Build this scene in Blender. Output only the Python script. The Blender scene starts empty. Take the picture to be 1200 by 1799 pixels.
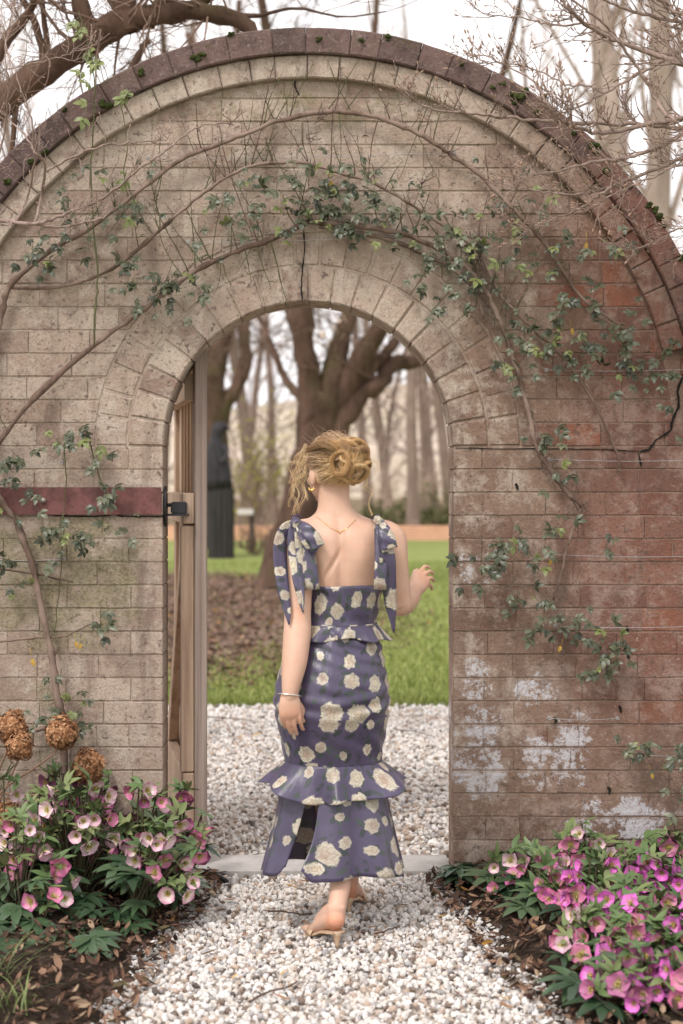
import bpy, bmesh, math, random
import numpy as np
from mathutils import Vector, Matrix, Quaternion
from mathutils.bvhtree import BVHTree
random.seed(7); RNG = np.random.default_rng(7)
PI = math.pi
SC = bpy.context.scene; COL = SC.collection
# ------------------------------------------------------------------ camera
FPX = 2862.0; CAMY = -6.0; CAMZ = 1.45; PX0 = 545.0; PY0 = 850.0      # photo pixels, metres
cd = bpy.data.cameras.new('camera'); cam = bpy.data.objects.new('camera', cd); COL.objects.link(cam)
cam.location = (0, CAMY, CAMZ); cam.rotation_euler = (PI/2, 0, 0)
cd.sensor_fit = 'VERTICAL'; cd.sensor_height = 36.0; cd.sensor_width = 24.0
cd.lens = FPX/1799*36.0
cd.shift_x = (600-PX0)/1799; cd.shift_y = -(899.5-PY0)/1799
cd.clip_start = 0.1; cd.clip_end = 3000
cd.dof.use_dof = True; cd.dof.focus_distance = 5.75; cd.dof.aperture_fstop = 2.6
SC.camera = cam
# ------------------------------------------------------------------ sky and sun (bright overcast)
w = bpy.data.worlds.new('World'); SC.world = w; w.use_nodes = True
nt = w.node_tree; bg = nt.nodes['Background']
sky = nt.nodes.new('ShaderNodeTexSky'); sky.sky_type = 'NISHITA'; sky.sun_disc = False
SUN_EL, SUN_AZ = math.radians(52), math.radians(215)      # behind the photographer, to the left
sky.sun_elevation = SUN_EL; sky.sun_rotation = SUN_AZ
sky.air_density = 1.0; sky.dust_density = 6.0; sky.ozone_density = 1.0
hs = nt.nodes.new('ShaderNodeHueSaturation'); hs.inputs['Saturation'].default_value = 0.10
nt.links.new(sky.outputs[0], hs.inputs['Color'])
cl = nt.nodes.new('ShaderNodeMix'); cl.data_type = 'RGBA'; cl.inputs[0].default_value = 0.75   # cloud sheet over the blue
cl.inputs[7].default_value = (8.4, 8.15, 8.2, 1)
nt.links.new(hs.outputs[0], cl.inputs[6]); nt.links.new(cl.outputs[2], bg.inputs['Color'])
bg.inputs['Strength'].default_value = 0.15
sl = bpy.data.lights.new('sun', 'SUN'); sun = bpy.data.objects.new('sun', sl); COL.objects.link(sun)
sl.energy = 1.5; sl.angle = math.radians(12); sl.color = (1.0, 0.94, 0.88)
_d = Vector((math.sin(SUN_AZ)*math.cos(SUN_EL), math.cos(SUN_AZ)*math.cos(SUN_EL), math.sin(SUN_EL)))
sun.rotation_euler = _d.to_track_quat('Z', 'Y').to_euler(); sun.location = (-4, -8, 8)
SC.view_settings.view_transform = 'Standard'; SC.view_settings.look = 'None'
SC.view_settings.exposure = 0.45; SC.view_settings.gamma = 1.0
SC.render.engine = 'CYCLES'; SC.cycles.use_denoising = True; SC.cycles.max_bounces = 6
SC.cycles.transparent_max_bounces = 8
# ------------------------------------------------------------------ helpers
def W(px, py, Y):
    k = (Y-CAMY)/FPX
    return Vector(((px-PX0)*k, Y, CAMZ-(py-PY0)*k))
def lin(r, g=None, b=None):
    if g is None: g = b = r
    f = lambda c: (c/255/12.92) if c/255 <= .04045 else ((c/255+.055)/1.055)**2.4
    return (f(r), f(g), f(b), 1.0)
def empty(name, loc=(0, 0, 0), label=None, cat=None, group=None, kind=None):
    o = bpy.data.objects.new(name, None); COL.objects.link(o); o.location = loc; o.empty_display_size = .05
    tag(o, label, cat, group, kind); return o
def tag(o, label=None, cat=None, group=None, kind=None):
    if label: o['label'] = label
    if cat: o['category'] = cat
    if group: o['group'] = group
    if kind: o['kind'] = kind
    return o
def link(name, me, parent=None, loc=None, m=None):
    """Link a mesh; with a parent, loc stays in world space."""
    o = bpy.data.objects.new(name, me); COL.objects.link(o)
    if m is not None and not me.materials: me.materials.append(m)
    if parent is not None:
        o.parent = parent
        pl = parent.location if parent.parent is None else parent.location + parent.parent.location
        o.location = (Vector(loc) if loc is not None else Vector((0, 0, 0))) - pl
    elif loc is not None: o.location = loc
    return o
def place(name, me, parent, mat4):
    o = bpy.data.objects.new(name, me); COL.objects.link(o); o.parent = parent
    t = Matrix.Translation(-(parent.location if parent.parent is None else parent.location+parent.parent.location))
    o.matrix_local = t @ mat4
    return o
class MB:
    """Collects vertices and faces into one mesh."""
    def __init__(s): s.v = []; s.f = []; s.n = 0; s.uv = None; s.mi = []
    def add(s, v, f, mi=0):
        v = np.asarray(v, float).reshape(-1, 3); s.v.append(v); n = s.n
        for q in f: s.f.append(tuple(int(i)+n for i in q)); s.mi.append(mi)
        s.n += len(v)
    def mesh(s, name, mats=None, smooth=True):
        me = bpy.data.meshes.new(name)
        me.from_pydata(np.concatenate(s.v).tolist() if s.v else [], [], s.f)
        for m in (mats if isinstance(mats, (list, tuple)) else [mats] if mats else []): me.materials.append(m)
        if any(s.mi): me.polygons.foreach_set('material_index', s.mi)
        if smooth: me.polygons.foreach_set('use_smooth', [True]*len(me.polygons))
        me.update(); return me
def frames(pts):
    """Parallel-transport frames along a path."""
    pts = np.asarray(pts, float); n = len(pts)
    t = np.gradient(pts, axis=0); t /= (np.linalg.norm(t, axis=1, keepdims=True)+1e-12)
    ref = np.array([0, 0, 1.]) if abs(t[0][2]) < .9 else np.array([1., 0, 0])
    a = np.zeros_like(pts); u = np.cross(t[0], ref); u /= np.linalg.norm(u); a[0] = u
    for i in range(1, n):
        u = u - t[i]*np.dot(u, t[i]); u /= (np.linalg.norm(u)+1e-12); a[i] = u
    return t, a, np.cross(t, a)
def tube(mb, pts, r, ns=6, cap=True, mi=0):
    pts = np.asarray(pts, float); n = len(pts); r = np.broadcast_to(np.asarray(r, float), (n,))
    t, a, b = frames(pts)
    th = np.linspace(0, 2*PI, ns, endpoint=False)
    v = pts[:, None]+r[:, None, None]*(np.cos(th)[None, :, None]*a[:, None]+np.sin(th)[None, :, None]*b[:, None])
    f = [(i*ns+j, i*ns+(j+1) % ns, (i+1)*ns+(j+1) % ns, (i+1)*ns+j) for i in range(n-1) for j in range(ns)]
    if cap: f += [tuple(range(ns))[::-1], tuple((n-1)*ns+j for j in range(ns))]
    mb.add(v.reshape(-1, 3), f, mi)
def spline(pts, n):
    """Catmull-Rom through the points, n samples."""
    p = np.asarray(pts, float); p = np.vstack([2*p[0]-p[1], p, 2*p[-1]-p[-2]])
    m = len(p)-3; u = np.linspace(0, m-1e-9, n); i = u.astype(int); t = (u-i)[:, None]
    a, b, c, d = p[i], p[i+1], p[i+2], p[i+3]
    return .5*(2*b+(c-a)*t+(2*a-5*b+4*c-d)*t**2+(3*b-a-3*c+d)*t**3)
def jit(s): return random.uniform(-s, s)
# ------------------------------------------------------------------ node material helper
class NM:
    def __init__(s, name, rough=.8, spec=.3):
        s.m = bpy.data.materials.new(name); s.m.use_nodes = True; s.t = s.m.node_tree
        s.b = s.t.nodes['Principled BSDF']; s.b.inputs['Roughness'].default_value = rough
        s.b.inputs['Specular IOR Level'].default_value = spec
    def n(s, typ, **kw):
        nd = s.t.nodes.new('ShaderNode'+typ)
        for k, v in kw.items(): setattr(nd, k, v)
        return nd
    def l(s, a, b): s.t.links.new(a, b)
    def _in(s, sock, v):
        if v is None: return
        if hasattr(v, 'is_linked') or isinstance(v, bpy.types.NodeSocket): s.l(v, sock)
        elif isinstance(v, (tuple, list)) and len(v) == 3 and sock.type == 'RGBA': sock.default_value = (*v, 1)
        else: sock.default_value = v
    def math(s, op, a, b=None, c=None, clamp=False):
        nd = s.n('Math', operation=op, use_clamp=clamp)
        for k, v in enumerate((a, b, c)): s._in(nd.inputs[k], v)
        return nd.outputs[0]
    def vmath(s, op, a, b=None):
        nd = s.n('VectorMath', operation=op); s._in(nd.inputs[0], a)
        if b is not None: s._in(nd.inputs[3] if op == 'SCALE' else nd.inputs[1], b)
        return nd.outputs['Value'] if op in ('LENGTH', 'DISTANCE', 'DOT_PRODUCT') else nd.outputs[0]
    def mix(s, f, a, b, blend='MIX'):
        nd = s.n('Mix', data_type='RGBA', blend_type=blend); nd.clamp_factor = True
        s._in(nd.inputs[0], f); s._in(nd.inputs[6], a); s._in(nd.inputs[7], b); return nd.outputs[2]
    def noise(s, vec, scale, detail=4, rough=.6, dist=0, color=False):
        nd = s.n('TexNoise'); s._in(nd.inputs['Vector'], vec); nd.inputs['Scale'].default_value = scale
        nd.inputs['Detail'].default_value = detail; nd.inputs['Roughness'].default_value = rough
        nd.inputs['Distortion'].default_value = dist
        return nd.outputs['Color' if color else 'Fac']
    def vor(s, vec, scale, feature='F1', out='Distance', rnd=1.0, dim='3D'):
        nd = s.n('TexVoronoi', feature=feature, voronoi_dimensions=dim); s._in(nd.inputs['Vector'], vec)
        nd.inputs['Scale'].default_value = scale; nd.inputs['Randomness'].default_value = rnd
        return nd.outputs[out] if out else nd
    def ss(s, v, lo, hi, a=0., b=1.):
        nd = s.n('MapRange', interpolation_type='SMOOTHSTEP'); s._in(nd.inputs['Value'], v)
        nd.inputs['From Min'].default_value = lo; nd.inputs['From Max'].default_value = hi
        nd.inputs['To Min'].default_value = a; nd.inputs['To Max'].default_value = b
        return nd.outputs[0]
    def ramp(s, f, stops, mode='LINEAR'):
        nd = s.n('ValToRGB'); s._in(nd.inputs[0], f); e = nd.color_ramp.elements; nd.color_ramp.interpolation = mode
        while len(e) < len(stops): e.new(.5)
        for k, (p, c) in enumerate(stops): e[k].position = p; e[k].color = c if len(c) == 4 else (*c, 1)
        return nd.outputs[0]
    def pos(s): return s.n('NewGeometry').outputs['Position']
    def island(s): return s.n('NewGeometry').outputs['Random Per Island']
    def objrand(s): return s.n('ObjectInfo').outputs['Random']
    def objco(s): return s.n('TexCoord').outputs['Object']
    def uv(s): return s.n('TexCoord').outputs['UV']
    def sep(s, v):
        nd = s.n('SeparateXYZ'); s._in(nd.inputs[0], v); return nd.outputs
    def comb(s, x, y, z):
        nd = s.n('CombineXYZ')
        for k, v in enumerate((x, y, z)): s._in(nd.inputs[k], v)
        return nd.outputs[0]
    def scale(s, v, sc):
        nd = s.n('Mapping'); s._in(nd.inputs[0], v); nd.inputs['Scale'].default_value = sc; return nd.outputs[0]
    def bump(s, h, strength=.4, dist=.005):
        nd = s.n('Bump'); s._in(nd.inputs['Height'], h); nd.inputs['Strength'].default_value = strength
        nd.inputs['Distance'].default_value = dist; s.l(nd.outputs[0], s.b.inputs['Normal'])
    def base(s, c): s._in(s.b.inputs['Base Color'], c); return s.m
    def rough(s, v): s._in(s.b.inputs['Roughness'], v)
def plain(name, c, rough=.7, var=.25, scale=60, spec=.3, metal=0., bump=0.):
    """Procedural colour with soft mottling and per-object variation."""
    k = NM(name, rough, spec); n = k.noise(k.objco(), scale, 5, .65)
    f = k.math('ADD', k.math('MULTIPLY', n, .8), k.math('MULTIPLY', k.objrand(), .2))
    lo = tuple(x*(1-var) for x in c[:3]); hi = tuple(min(1, x*(1+var)) for x in c[:3])
    k.base(k.ramp(f, [(.25, lo), (.75, hi)])); k.b.inputs['Metallic'].default_value = metal
    if bump: k.bump(n, .5, bump)
    return k.m
# ================================================================== GARDEN WALL
WPX = FPX/6.0                                  # photo pixels per metre on the wall's face
def wz(py): return CAMZ-(py-PY0)/WPX
def wx(px): return (px-PX0)/WPX
CX, CZ = wx(541.5), wz(784)                      # centre of both arches
R_OPEN, R1, R2 = 254.5/WPX, 317/WPX, 373/WPX     # opening, two rings of voussoirs
R3I, R3O, RC = 643/WPX, 681/WPX, 728/WPX       # projecting ring and the coping
TH = 0.23                                      # wall thickness
def wall_material(name, kind):
    k = NM(name, .92, .12); p = k.pos(); xyz = k.sep(p); x, z = xyz[0], xyz[2]
    rnd = k.objrand(); n1 = k.noise(p, 2.2, 4, .6); n2 = k.noise(p, 14, 6, .7); n3 = k.noise(p, 90, 4, .7)
    buff = k.ramp(rnd, [(0, (.38, .286, .228)), (.3, (.465, .366, .30)), (.6, (.34, .248, .197)), (.85, (.435, .344, .286)), (1, (.28, .195, .155))])
    red = k.ramp(rnd, [(0, (.185, .078, .056)), (.35, (.225, .108, .080)), (.7, (.135, .062, .050)), (1, (.26, .098, .060))])
    brown = k.ramp(rnd, [(0, (.20, .128, .094)), (.5, (.245, .163, .121)), (1, (.16, .10, .074))])
    # the brick goes from pale buff on the left to brown and red on the right
    bx = k.math('ADD', x, k.math('MULTIPLY', k.math('SUBTRACT', n1, .5), .55))
    col = k.mix(k.ss(k.math('SUBTRACT', bx, k.math('MULTIPLY', k.ss(z, 1.7, 2.6), .35)), .18, .62), buff, brown)
    redm = k.math('MULTIPLY', k.ss(k.math('ADD', bx, k.math('MULTIPLY', rnd, .26)), .86, 1.30), k.math('MULTIPLY', k.ss(z, .32, .75), k.ss(z, 2.75, 2.2)))
    col = k.mix(k.math('MULTIPLY', redm, .85), col, red)
    if kind == 'mortar': col = k.mix(.45, col, (.31, .24, .185))
    if kind == 'ring':                                     # projecting ring: grey pale above, red on the right
        col = k.mix(.45, col, k.mix(k.ss(bx, .75, 1.2), (.38, .31, .25), (.20, .085, .062)))
    if kind == 'coping':
        cr = k.ramp(rnd, [(0, (.085, .058, .055)), (.5, (.125, .08, .074)), (1, (.16, .105, .092))])
        col = k.mix(k.ss(bx, .7, 1.15), cr, k.ramp(rnd, [(0, (.17, .082, .066)), (.5, (.21, .10, .08)), (1, (.13, .07, .06))]))
    # weathering
    pale = k.math('MULTIPLY', k.ss(k.math('ADD', k.math('MULTIPLY', n2, .6), k.math('MULTIPLY', k.noise(p, 5, 4, .6), .4)), .46, .60), .72 if kind != 'coping' else .22)
    col = k.mix(pale, col, k.mix(k.ss(bx, .5, 1.1), (.49, .415, .345), (.33, .235, .195)) if kind != 'coping' else (.26, .19, .175))
    streak = k.noise(k.scale(p, (9, 9, 1.6)), 1.0, 5, .65)
    col = k.mix(k.math('MULTIPLY', k.ss(streak, .52, .70), .6), col, (.15, .105, .085), 'MIX')
    blot = k.math('MULTIPLY', k.ss(k.noise(p, 17, 6, .75), .52, .66), k.ss(k.noise(p, 1.7, 3, .5), .40, .58))
    col = k.mix(k.math('MULTIPLY', blot, .58), col, (.155, .10, .088))
    spot = k.math('MULTIPLY', k.ss(k.noise(p, 48, 4, .65), .57, .66), k.ss(n1, .36, .56))
    col = k.mix(k.math('MULTIPLY', spot, .75), col, (.10, .068, .06))
    pits = k.ss(k.vor(p, 120), .10, .22, 1, 0)
    col = k.mix(k.math('MULTIPLY', pits, k.math('MULTIPLY', k.ss(n2, .45, .6), .5)), col, (.09, .06, .05))
    # white bloom of salts low on the right pier, each patch inside a brick
    def blob(px, py, rx, rz):
        dx = k.math('MULTIPLY', k.math('SUBTRACT', x, wx(px)), WPX/rx); dz = k.math('MULTIPLY', k.math('SUBTRACT', z, wz(py)), WPX/rz)
        return k.ss(k.math('ADD', k.math('MULTIPLY', dx, dx), k.math('MULTIPLY', dz, dz)), .1, 1.3, 1, 0)
    if kind in ('brick', 'mortar'):
        m = None
        for b in ((845, 1350, 75, 75), (965, 1345, 95, 70), (835, 1200, 42, 60), (945, 1215, 60, 45), (835, 1265, 70, 50), (1010, 1290, 50, 70), (1090, 1440, 130, 60), (840, 1000, 55, 50)):
            q = blob(*b); m = q if m is None else k.math('MAXIMUM', m, q)
        flk = k.math('ADD', k.noise(p, 44, 8, .82), k.math('MULTIPLY', k.noise(p, 7, 2), .55))
        eff = k.math('MULTIPLY', k.ss(k.math('ADD', flk, k.math('MULTIPLY', m, .26)), 1.01, 1.09), k.ss(m, .02, .5))
        eff = k.math('MULTIPLY', eff, k.ss(k.math('ABSOLUTE', k.math('SUBTRACT', k.math('FRACT', k.math('MULTIPLY', k.math('SUBTRACT', z, CZ), 1/0.0853)), .5)), .36, .48, 1, .15))
        col = k.mix(k.math('MULTIPLY', eff, .78), col, (.56, .55, .58))
        # green algae and yellow lichen under the steel band and at the crown
        g = k.math('MAXIMUM', blob(110, 1010, 190, 160), k.math('MULTIPLY', blob(560, 185, 330, 50), .55))
        g = k.math('MAXIMUM', g, k.math('MULTIPLY', blob(60, 1290, 180, 140), .55))
        g = k.math('MULTIPLY', k.ss(k.math('ADD', k.noise(p, 11, 6, .7), k.math('MULTIPLY', g, .22)), .56, .76), k.ss(g, .05, .6))
        col = k.mix(k.math('MULTIPLY', g, .62), col, k.mix(k.ss(n3, .4, .62), (.09, .085, .035), (.32, .29, .16)))
    if kind in ('coping', 'ring'):
        g = k.math('MULTIPLY', k.ss(k.noise(p, 6, 5, .7), .56, .66), k.ss(n3, .42, .6))
        col = k.mix(k.math('MULTIPLY', g, .55 if kind == 'coping' else .2), col, (.065, .07, .02))
        lich = k.ss(k.noise(p, 42, 4, .7), .62, .70)
        col = k.mix(k.math('MULTIPLY', lich, .4), col, (.42, .36, .33))
        if kind == 'coping':
            col = k.mix(k.math('MULTIPLY', k.ss(k.noise(p, 10, 6, .75), .5, .62), .6), col, (.045, .032, .032))
            col = k.mix(k.math('MULTIPLY', k.ss(k.noise(p, 75, 5, .7), .56, .66), .5), col, (.26, .20, .19))
    col = k.mix(k.math('MULTIPLY', k.ss(n3, .45, .70), .30), col, (.14, .10, .082))
    lsp = k.math('MULTIPLY', k.ss(k.noise(p, 66, 5, .72), .57, .66), k.ss(k.noise(p, 3.1, 3), .38, .62)); col = k.mix(k.math('MULTIPLY', lsp, .38 if kind != 'coping' else .2), col, (.50, .43, .37))
    h = k.math('ADD', k.math('MULTIPLY', n3, .5), k.math('ADD', k.math('MULTIPLY', n2, .9), k.math('MULTIPLY', pits, -.5)))
    k.bump(h, .95, .008)
    return k.base(col)
M_BRICK = wall_material('weathered_brick', 'brick'); M_MORTAR = wall_material('lime_mortar', 'mortar')
M_RING = wall_material('pale_ring_brick', 'ring'); M_COPE = wall_material('dark_coping', 'coping')
wall = empty('garden_wall', (CX, 0, 0), 'weathered brick garden wall with round arched doorway and dark mossy coping', 'wall')
# ---- convex polygon tools
def clip(poly, nx, nz, d):                     # keep nx*x+nz*z <= d
    out = []
    for i, a in enumerate(poly):
        b = poly[(i+1) % len(poly)]; fa = nx*a[0]+nz*a[1]-d; fb = nx*b[0]+nz*b[1]-d
        if fa <= 0: out.append(a)
        if fa*fb < 0: t = fa/(fa-fb); out.append((a[0]+t*(b[0]-a[0]), a[1]+t*(b[1]-a[1])))
    return out
def area(p): return .5*sum(p[i][0]*p[(i+1) % len(p)][1]-p[(i+1) % len(p)][0]*p[i][1] for i in range(len(p)))
def tidy(p):
    q = []
    for a in p:
        if not q or math.hypot(a[0]-q[-1][0], a[1]-q[-1][1]) > .004: q.append(a)
    if len(q) > 1 and math.hypot(q[0][0]-q[-1][0], q[0][1]-q[-1][1]) < .004: q.pop()
    return q
def inset(p, d):
    n = len(p); out = []
    for i in range(n):
        a, b, c = p[i-1], p[i], p[(i+1) % n]
        e1 = Vector((b[0]-a[0], b[1]-a[1])).normalized(); e2 = Vector((c[0]-b[0], c[1]-b[1])).normalized()
        n1 = Vector((-e1.y, e1.x)); n2 = Vector((-e2.y, e2.x)); m = n1+n2; l = max(.35, m.length_squared/2)
        out.append((b[0]+m.x*d/l/1.0*.5*2/2*1.0, b[1]+m.y*d/l/1.0*.5*2/2*1.0) if False else (b[0]+m.x*d/(2*l), b[1]+m.y*d/(2*l)))
    return out
def slab_mesh(name, poly, yf, yb, ch, m, back=False, rough=.0015):
    """Prism of a convex outline in x,z with a chipped, chamfered front edge, origin at its centre."""
    cx = sum(p[0] for p in poly)/len(poly); cz = sum(p[1] for p in poly)/len(poly)
    poly = [(p[0]-cx, p[1]-cz) for p in poly]
    # subdivide long edges so the arris can wobble
    q = []
    for i, a in enumerate(poly):
        b = poly[(i+1) % len(poly)]; L = math.hypot(b[0]-a[0], b[1]-a[1]); k = 3 if L > .16 else 2 if L > .06 else 1
        for j in range(k): q.append((a[0]+(b[0]-a[0])*j/k, a[1]+(b[1]-a[1])*j/k))
    ins = inset(q, ch); n = len(q)
    v = [(x+jit(rough), yf+jit(rough*.4), z+jit(rough)) for x, z in ins]
    v += [(x+jit(rough*.6), yf+ch*.9+abs(jit(rough)), z+jit(rough*.6)) for x, z in q]
    v += [(x, yb, z) for x, z in q]
    f = [tuple(range(n))[::-1] if area(q) < 0 else tuple(range(n))]
    f += [(j+n, (j+1) % n+n, (j+1) % n, j) for j in range(n)]
    f += [(j+2*n, (j+1) % n+2*n, (j+1) % n+n, j+n) for j in range(n)]
    if back: f.append(tuple(2*n+j for j in range(n))[::-1])
    mb = MB(); mb.add(v, f); me = mb.mesh(name, m, smooth=False)
    bm = bmesh.new(); bm.from_mesh(me); bmesh.ops.recalc_face_normals(bm, faces=bm.faces)
    if not back:      # open back: make sure the front looks out
        pass
    bm.to_mesh(me); bm.free()
    return me, (cx, 0, cz)
# ---- running bond
CH = 0.0853; BL = 110/WPX; J = .0062; JV = .0030
X_L, X_R = wx(-160), wx(1420)
Z_SIDE = wz(622)                                # wall beside the arch stands up to here
NCOP = 48
rowk = -19
while True:
    z0 = CZ+rowk*CH
    z1 = z0+CH
    if z0 > CZ+R3I: break
    off = (rowk % 2)*BL/2+(.013 if rowk % 3 == 0 else -.008)
    xs = []
    if z0 < CZ-1e-3:                            # two piers
        jl, jr = CX-R_OPEN, CX+R_OPEN
        def run(x0, s, xend):
            x = x0; first = BL/2 if rowk % 2 else BL; segs = []
            L = first
            while (x-xend)*s < 0:
                L2 = L+jit(.012); segs.append((x, x+s*L2)); x += s*L2; L = BL if random.random() < .88 else BL/2
            return segs
        for s, x0, xe in ((-1, jl, X_L), (1, jr, X_R)):
            for i, (a, b) in enumerate(run(x0, s, xe)): xs.append((min(a, b), max(a, b), i == 0))
    else:
        x = X_L+off
        while x < X_R:
            L2 = (BL if random.random() < .9 else BL/2)+jit(.012); xs.append((x, x+L2, False)); x += L2
    for a, b, jamb in xs:
        hj = J/2
        vj = JV/2*random.choice((.3, 1, 1, 1.6)); poly = [(a+(vj if not (jamb and a > CX) else .002), z0+hj), (b-(vj if not (jamb and b < CX) else .002), z0+hj), (b-vj, z1-hj), (a+vj, z1-hj)]
        if jamb and a > CX: poly[3] = (a+.002, z1-hj)
        if jamb and b < CX: poly[2] = (b-.002, z1-hj)
        mx, mz = (a+b)/2, (z0+z1)/2
        if z0 > CZ-1e-3:
            dx, dz = mx-CX, mz-CZ; r = math.hypot(dx, dz)
            if r < R2+.16:
                qx = min(max(CX, a), b)-CX; qz = min(max(CZ, z0), z1)-CZ
                # cut by the tangent of ring 2 facing the brick
                ang = math.atan2(dz, dx); poly = clip(poly, -math.cos(ang), -math.sin(ang), -(CX*math.cos(ang)+CZ*math.sin(ang))-(R2+.004))
            if mz > Z_SIDE-.3 or r > R3I-.25:
                if z0 > Z_SIDE or abs(dx) < 1.35:
                    if mz > Z_SIDE-.001 or r < R3I:
                        a0 = math.atan2(dz, dx)
                        for da in (-.14, -.07, 0, .07, .14):
                            if len(poly) < 3: break
                            aa = a0+da; poly = clip(poly, math.cos(aa), math.sin(aa), CX*math.cos(aa)+CZ*math.sin(aa)+R3I-.004)
        poly = tidy(poly)
        if len(poly) < 3 or abs(area(poly)) < 4e-4: continue
        if area(poly) < 0: poly = poly[::-1]
        if poly[0] and max(p[0] for p in poly) < wx(-40) or min(p[0] for p in poly) > wx(1255): continue
        proud = -.0036+jit(.0012)
        me, c = slab_mesh('brick', poly, proud, .215 if jamb else .10, .0030, M_BRICK)
        link('brick', me, wall, c)
    rowk += 1
# ---- arch pieces
def arc_block(name, r0, r1, a0, a1, yf, yb, m, n=4, ch=.005, rough=.0012):
    am = (a0+a1)/2; rm = (r0+r1)/2; c = (CX+rm*math.cos(am), 0, CZ+rm*math.sin(am))
    def outline(rr0, rr1, b0, b1, y, rg):
        o = []
        for i in range(n+1): t = b0+(b1-b0)*i/n; o.append((CX+rr0*math.cos(t)-c[0]+jit(rg), y+jit(rg*.5), CZ+rr0*math.sin(t)-c[2]+jit(rg)))
        for i in range(n+1): t = b1+(b0-b1)*i/n; o.append((CX+rr1*math.cos(t)-c[0]+jit(rg), y+jit(rg*.5), CZ+rr1*math.sin(t)-c[2]+jit(rg)))
        return o
    ca = ch/rm
    v = outline(r0+ch, r1-ch, a0+ca, a1-ca, yf, rough)+outline(r0, r1, a0, a1, yf+ch, rough*.7)+outline(r0, r1, a0, a1, yb, 0)
    N = 2*(n+1); f = []
    for i in range(n): f.append((i, i+1, N-2-i, N-1-i)); f.append((2*N+N-1-i, 2*N+N-2-i, 2*N+i+1, 2*N+i))
    for s in (0, N):
        for j in range(N): f.append((j+s+N, (j+1) % N+s+N, (j+1) % N+s, j+s))
    mb = MB(); mb.add(v, f); me = mb.mesh(name, m, smooth=False)
    bm = bmesh.new(); bm.from_mesh(me); bmesh.ops.recalc_face_normals(bm, faces=bm.faces); bm.to_mesh(me); bm.free()
    return link(name, me, wall, c)
def ring(name, r0, r1, n, yf, yb, m, a_from=0., a_to=PI, joint=.008, wob=.15, proud=.003, sub=3):
    cuts = [a_from+(a_to-a_from)*i/n+(jit(wob)*(a_to-a_from)/n if 0 < i < n else 0) for i in range(n+1)]
    for i in range(n):
        g = joint/2/((r0+r1)/2)
        arc_block(name, r0, r1, cuts[i]+g, cuts[i+1]-g, yf+jit(proud), yb, m, sub)
ring('voussoir', R_OPEN, R1-.004, 20, -.006, TH-.01, M_BRICK, joint=.007, wob=.08, proud=.002)
ring('voussoir', R1+.004, R2-.003, 23, -.004, .10, M_BRICK, joint=.008, wob=.1, proud=.002)
A_END = math.asin((Z_SIDE-CZ)/R3O)
ring('ring_brick', R3I, R3O+.004, 32, -.040, .12, M_RING, math.asin((Z_SIDE-CZ)/R3I), PI-math.asin((Z_SIDE-CZ)/R3I), joint=.0022, wob=.15)
ring('coping_stone', R3O+.0045, RC, 30, -.064, TH+.04, M_COPE, math.asin((Z_SIDE-CZ)/RC)-.004, PI-math.asin((Z_SIDE-CZ)/RC)+.004, joint=.0008, wob=.22, proud=.004)
# ---- mortar body behind the bricks: piers, spandrel, ring bed (one closed body)
mb = MB(); N = 64; yf, yb = .0003, TH-.012
inner = [(CX+(R_OPEN+.006)*math.cos(PI*i/N), CZ+(R_OPEN+.006)*math.sin(PI*i/N)) for i in range(N+1)]
outer = []
for i in range(N+1):
    a = PI*i/N; r = RC-.0045; ox, oz = CX+r*math.cos(a), CZ+r*math.sin(a)
    if oz < Z_SIDE: ox = X_R if math.cos(a) > 0 else X_L
    outer.append((ox, oz))
v = []
for (x, z) in inner: v += [(x, yf, z), (x, yb, z)]
for (x, z) in outer: v += [(x, yf, z), (x, yb, z)]
o = 2*(N+1); f = []
for i in range(N):
    a, b, c, d = 2*i, 2*i+2, o+2*i+2, o+2*i
    f += [(a, b, c, d), (d+1, c+1, b+1, a+1), (a+1, b+1, b, a), (d, c, c+1, d+1)]
def boxf(mb, x0, x1, y0, y1, z0, z1, mi=0):
    mb.add([(x0, y0, z0), (x1, y0, z0), (x1, y1, z0), (x0, y1, z0), (x0, y0, z1), (x1, y0, z1), (x1, y1, z1), (x0, y1, z1)],
           [(0, 3, 2, 1), (4, 5, 6, 7), (0, 1, 5, 4), (1, 2, 6, 5), (2, 3, 7, 6), (3, 0, 4, 7)], mi)
mb.add(v, f)
boxf(mb, CX+R_OPEN+.006, X_R, yf, yb, -.1, CZ); boxf(mb, X_L, CX-R_OPEN-.006, yf, yb, -.1, CZ)
link('mortar_bed', mb.mesh('mortar_bed', M_MORTAR, smooth=False), wall)
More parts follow.
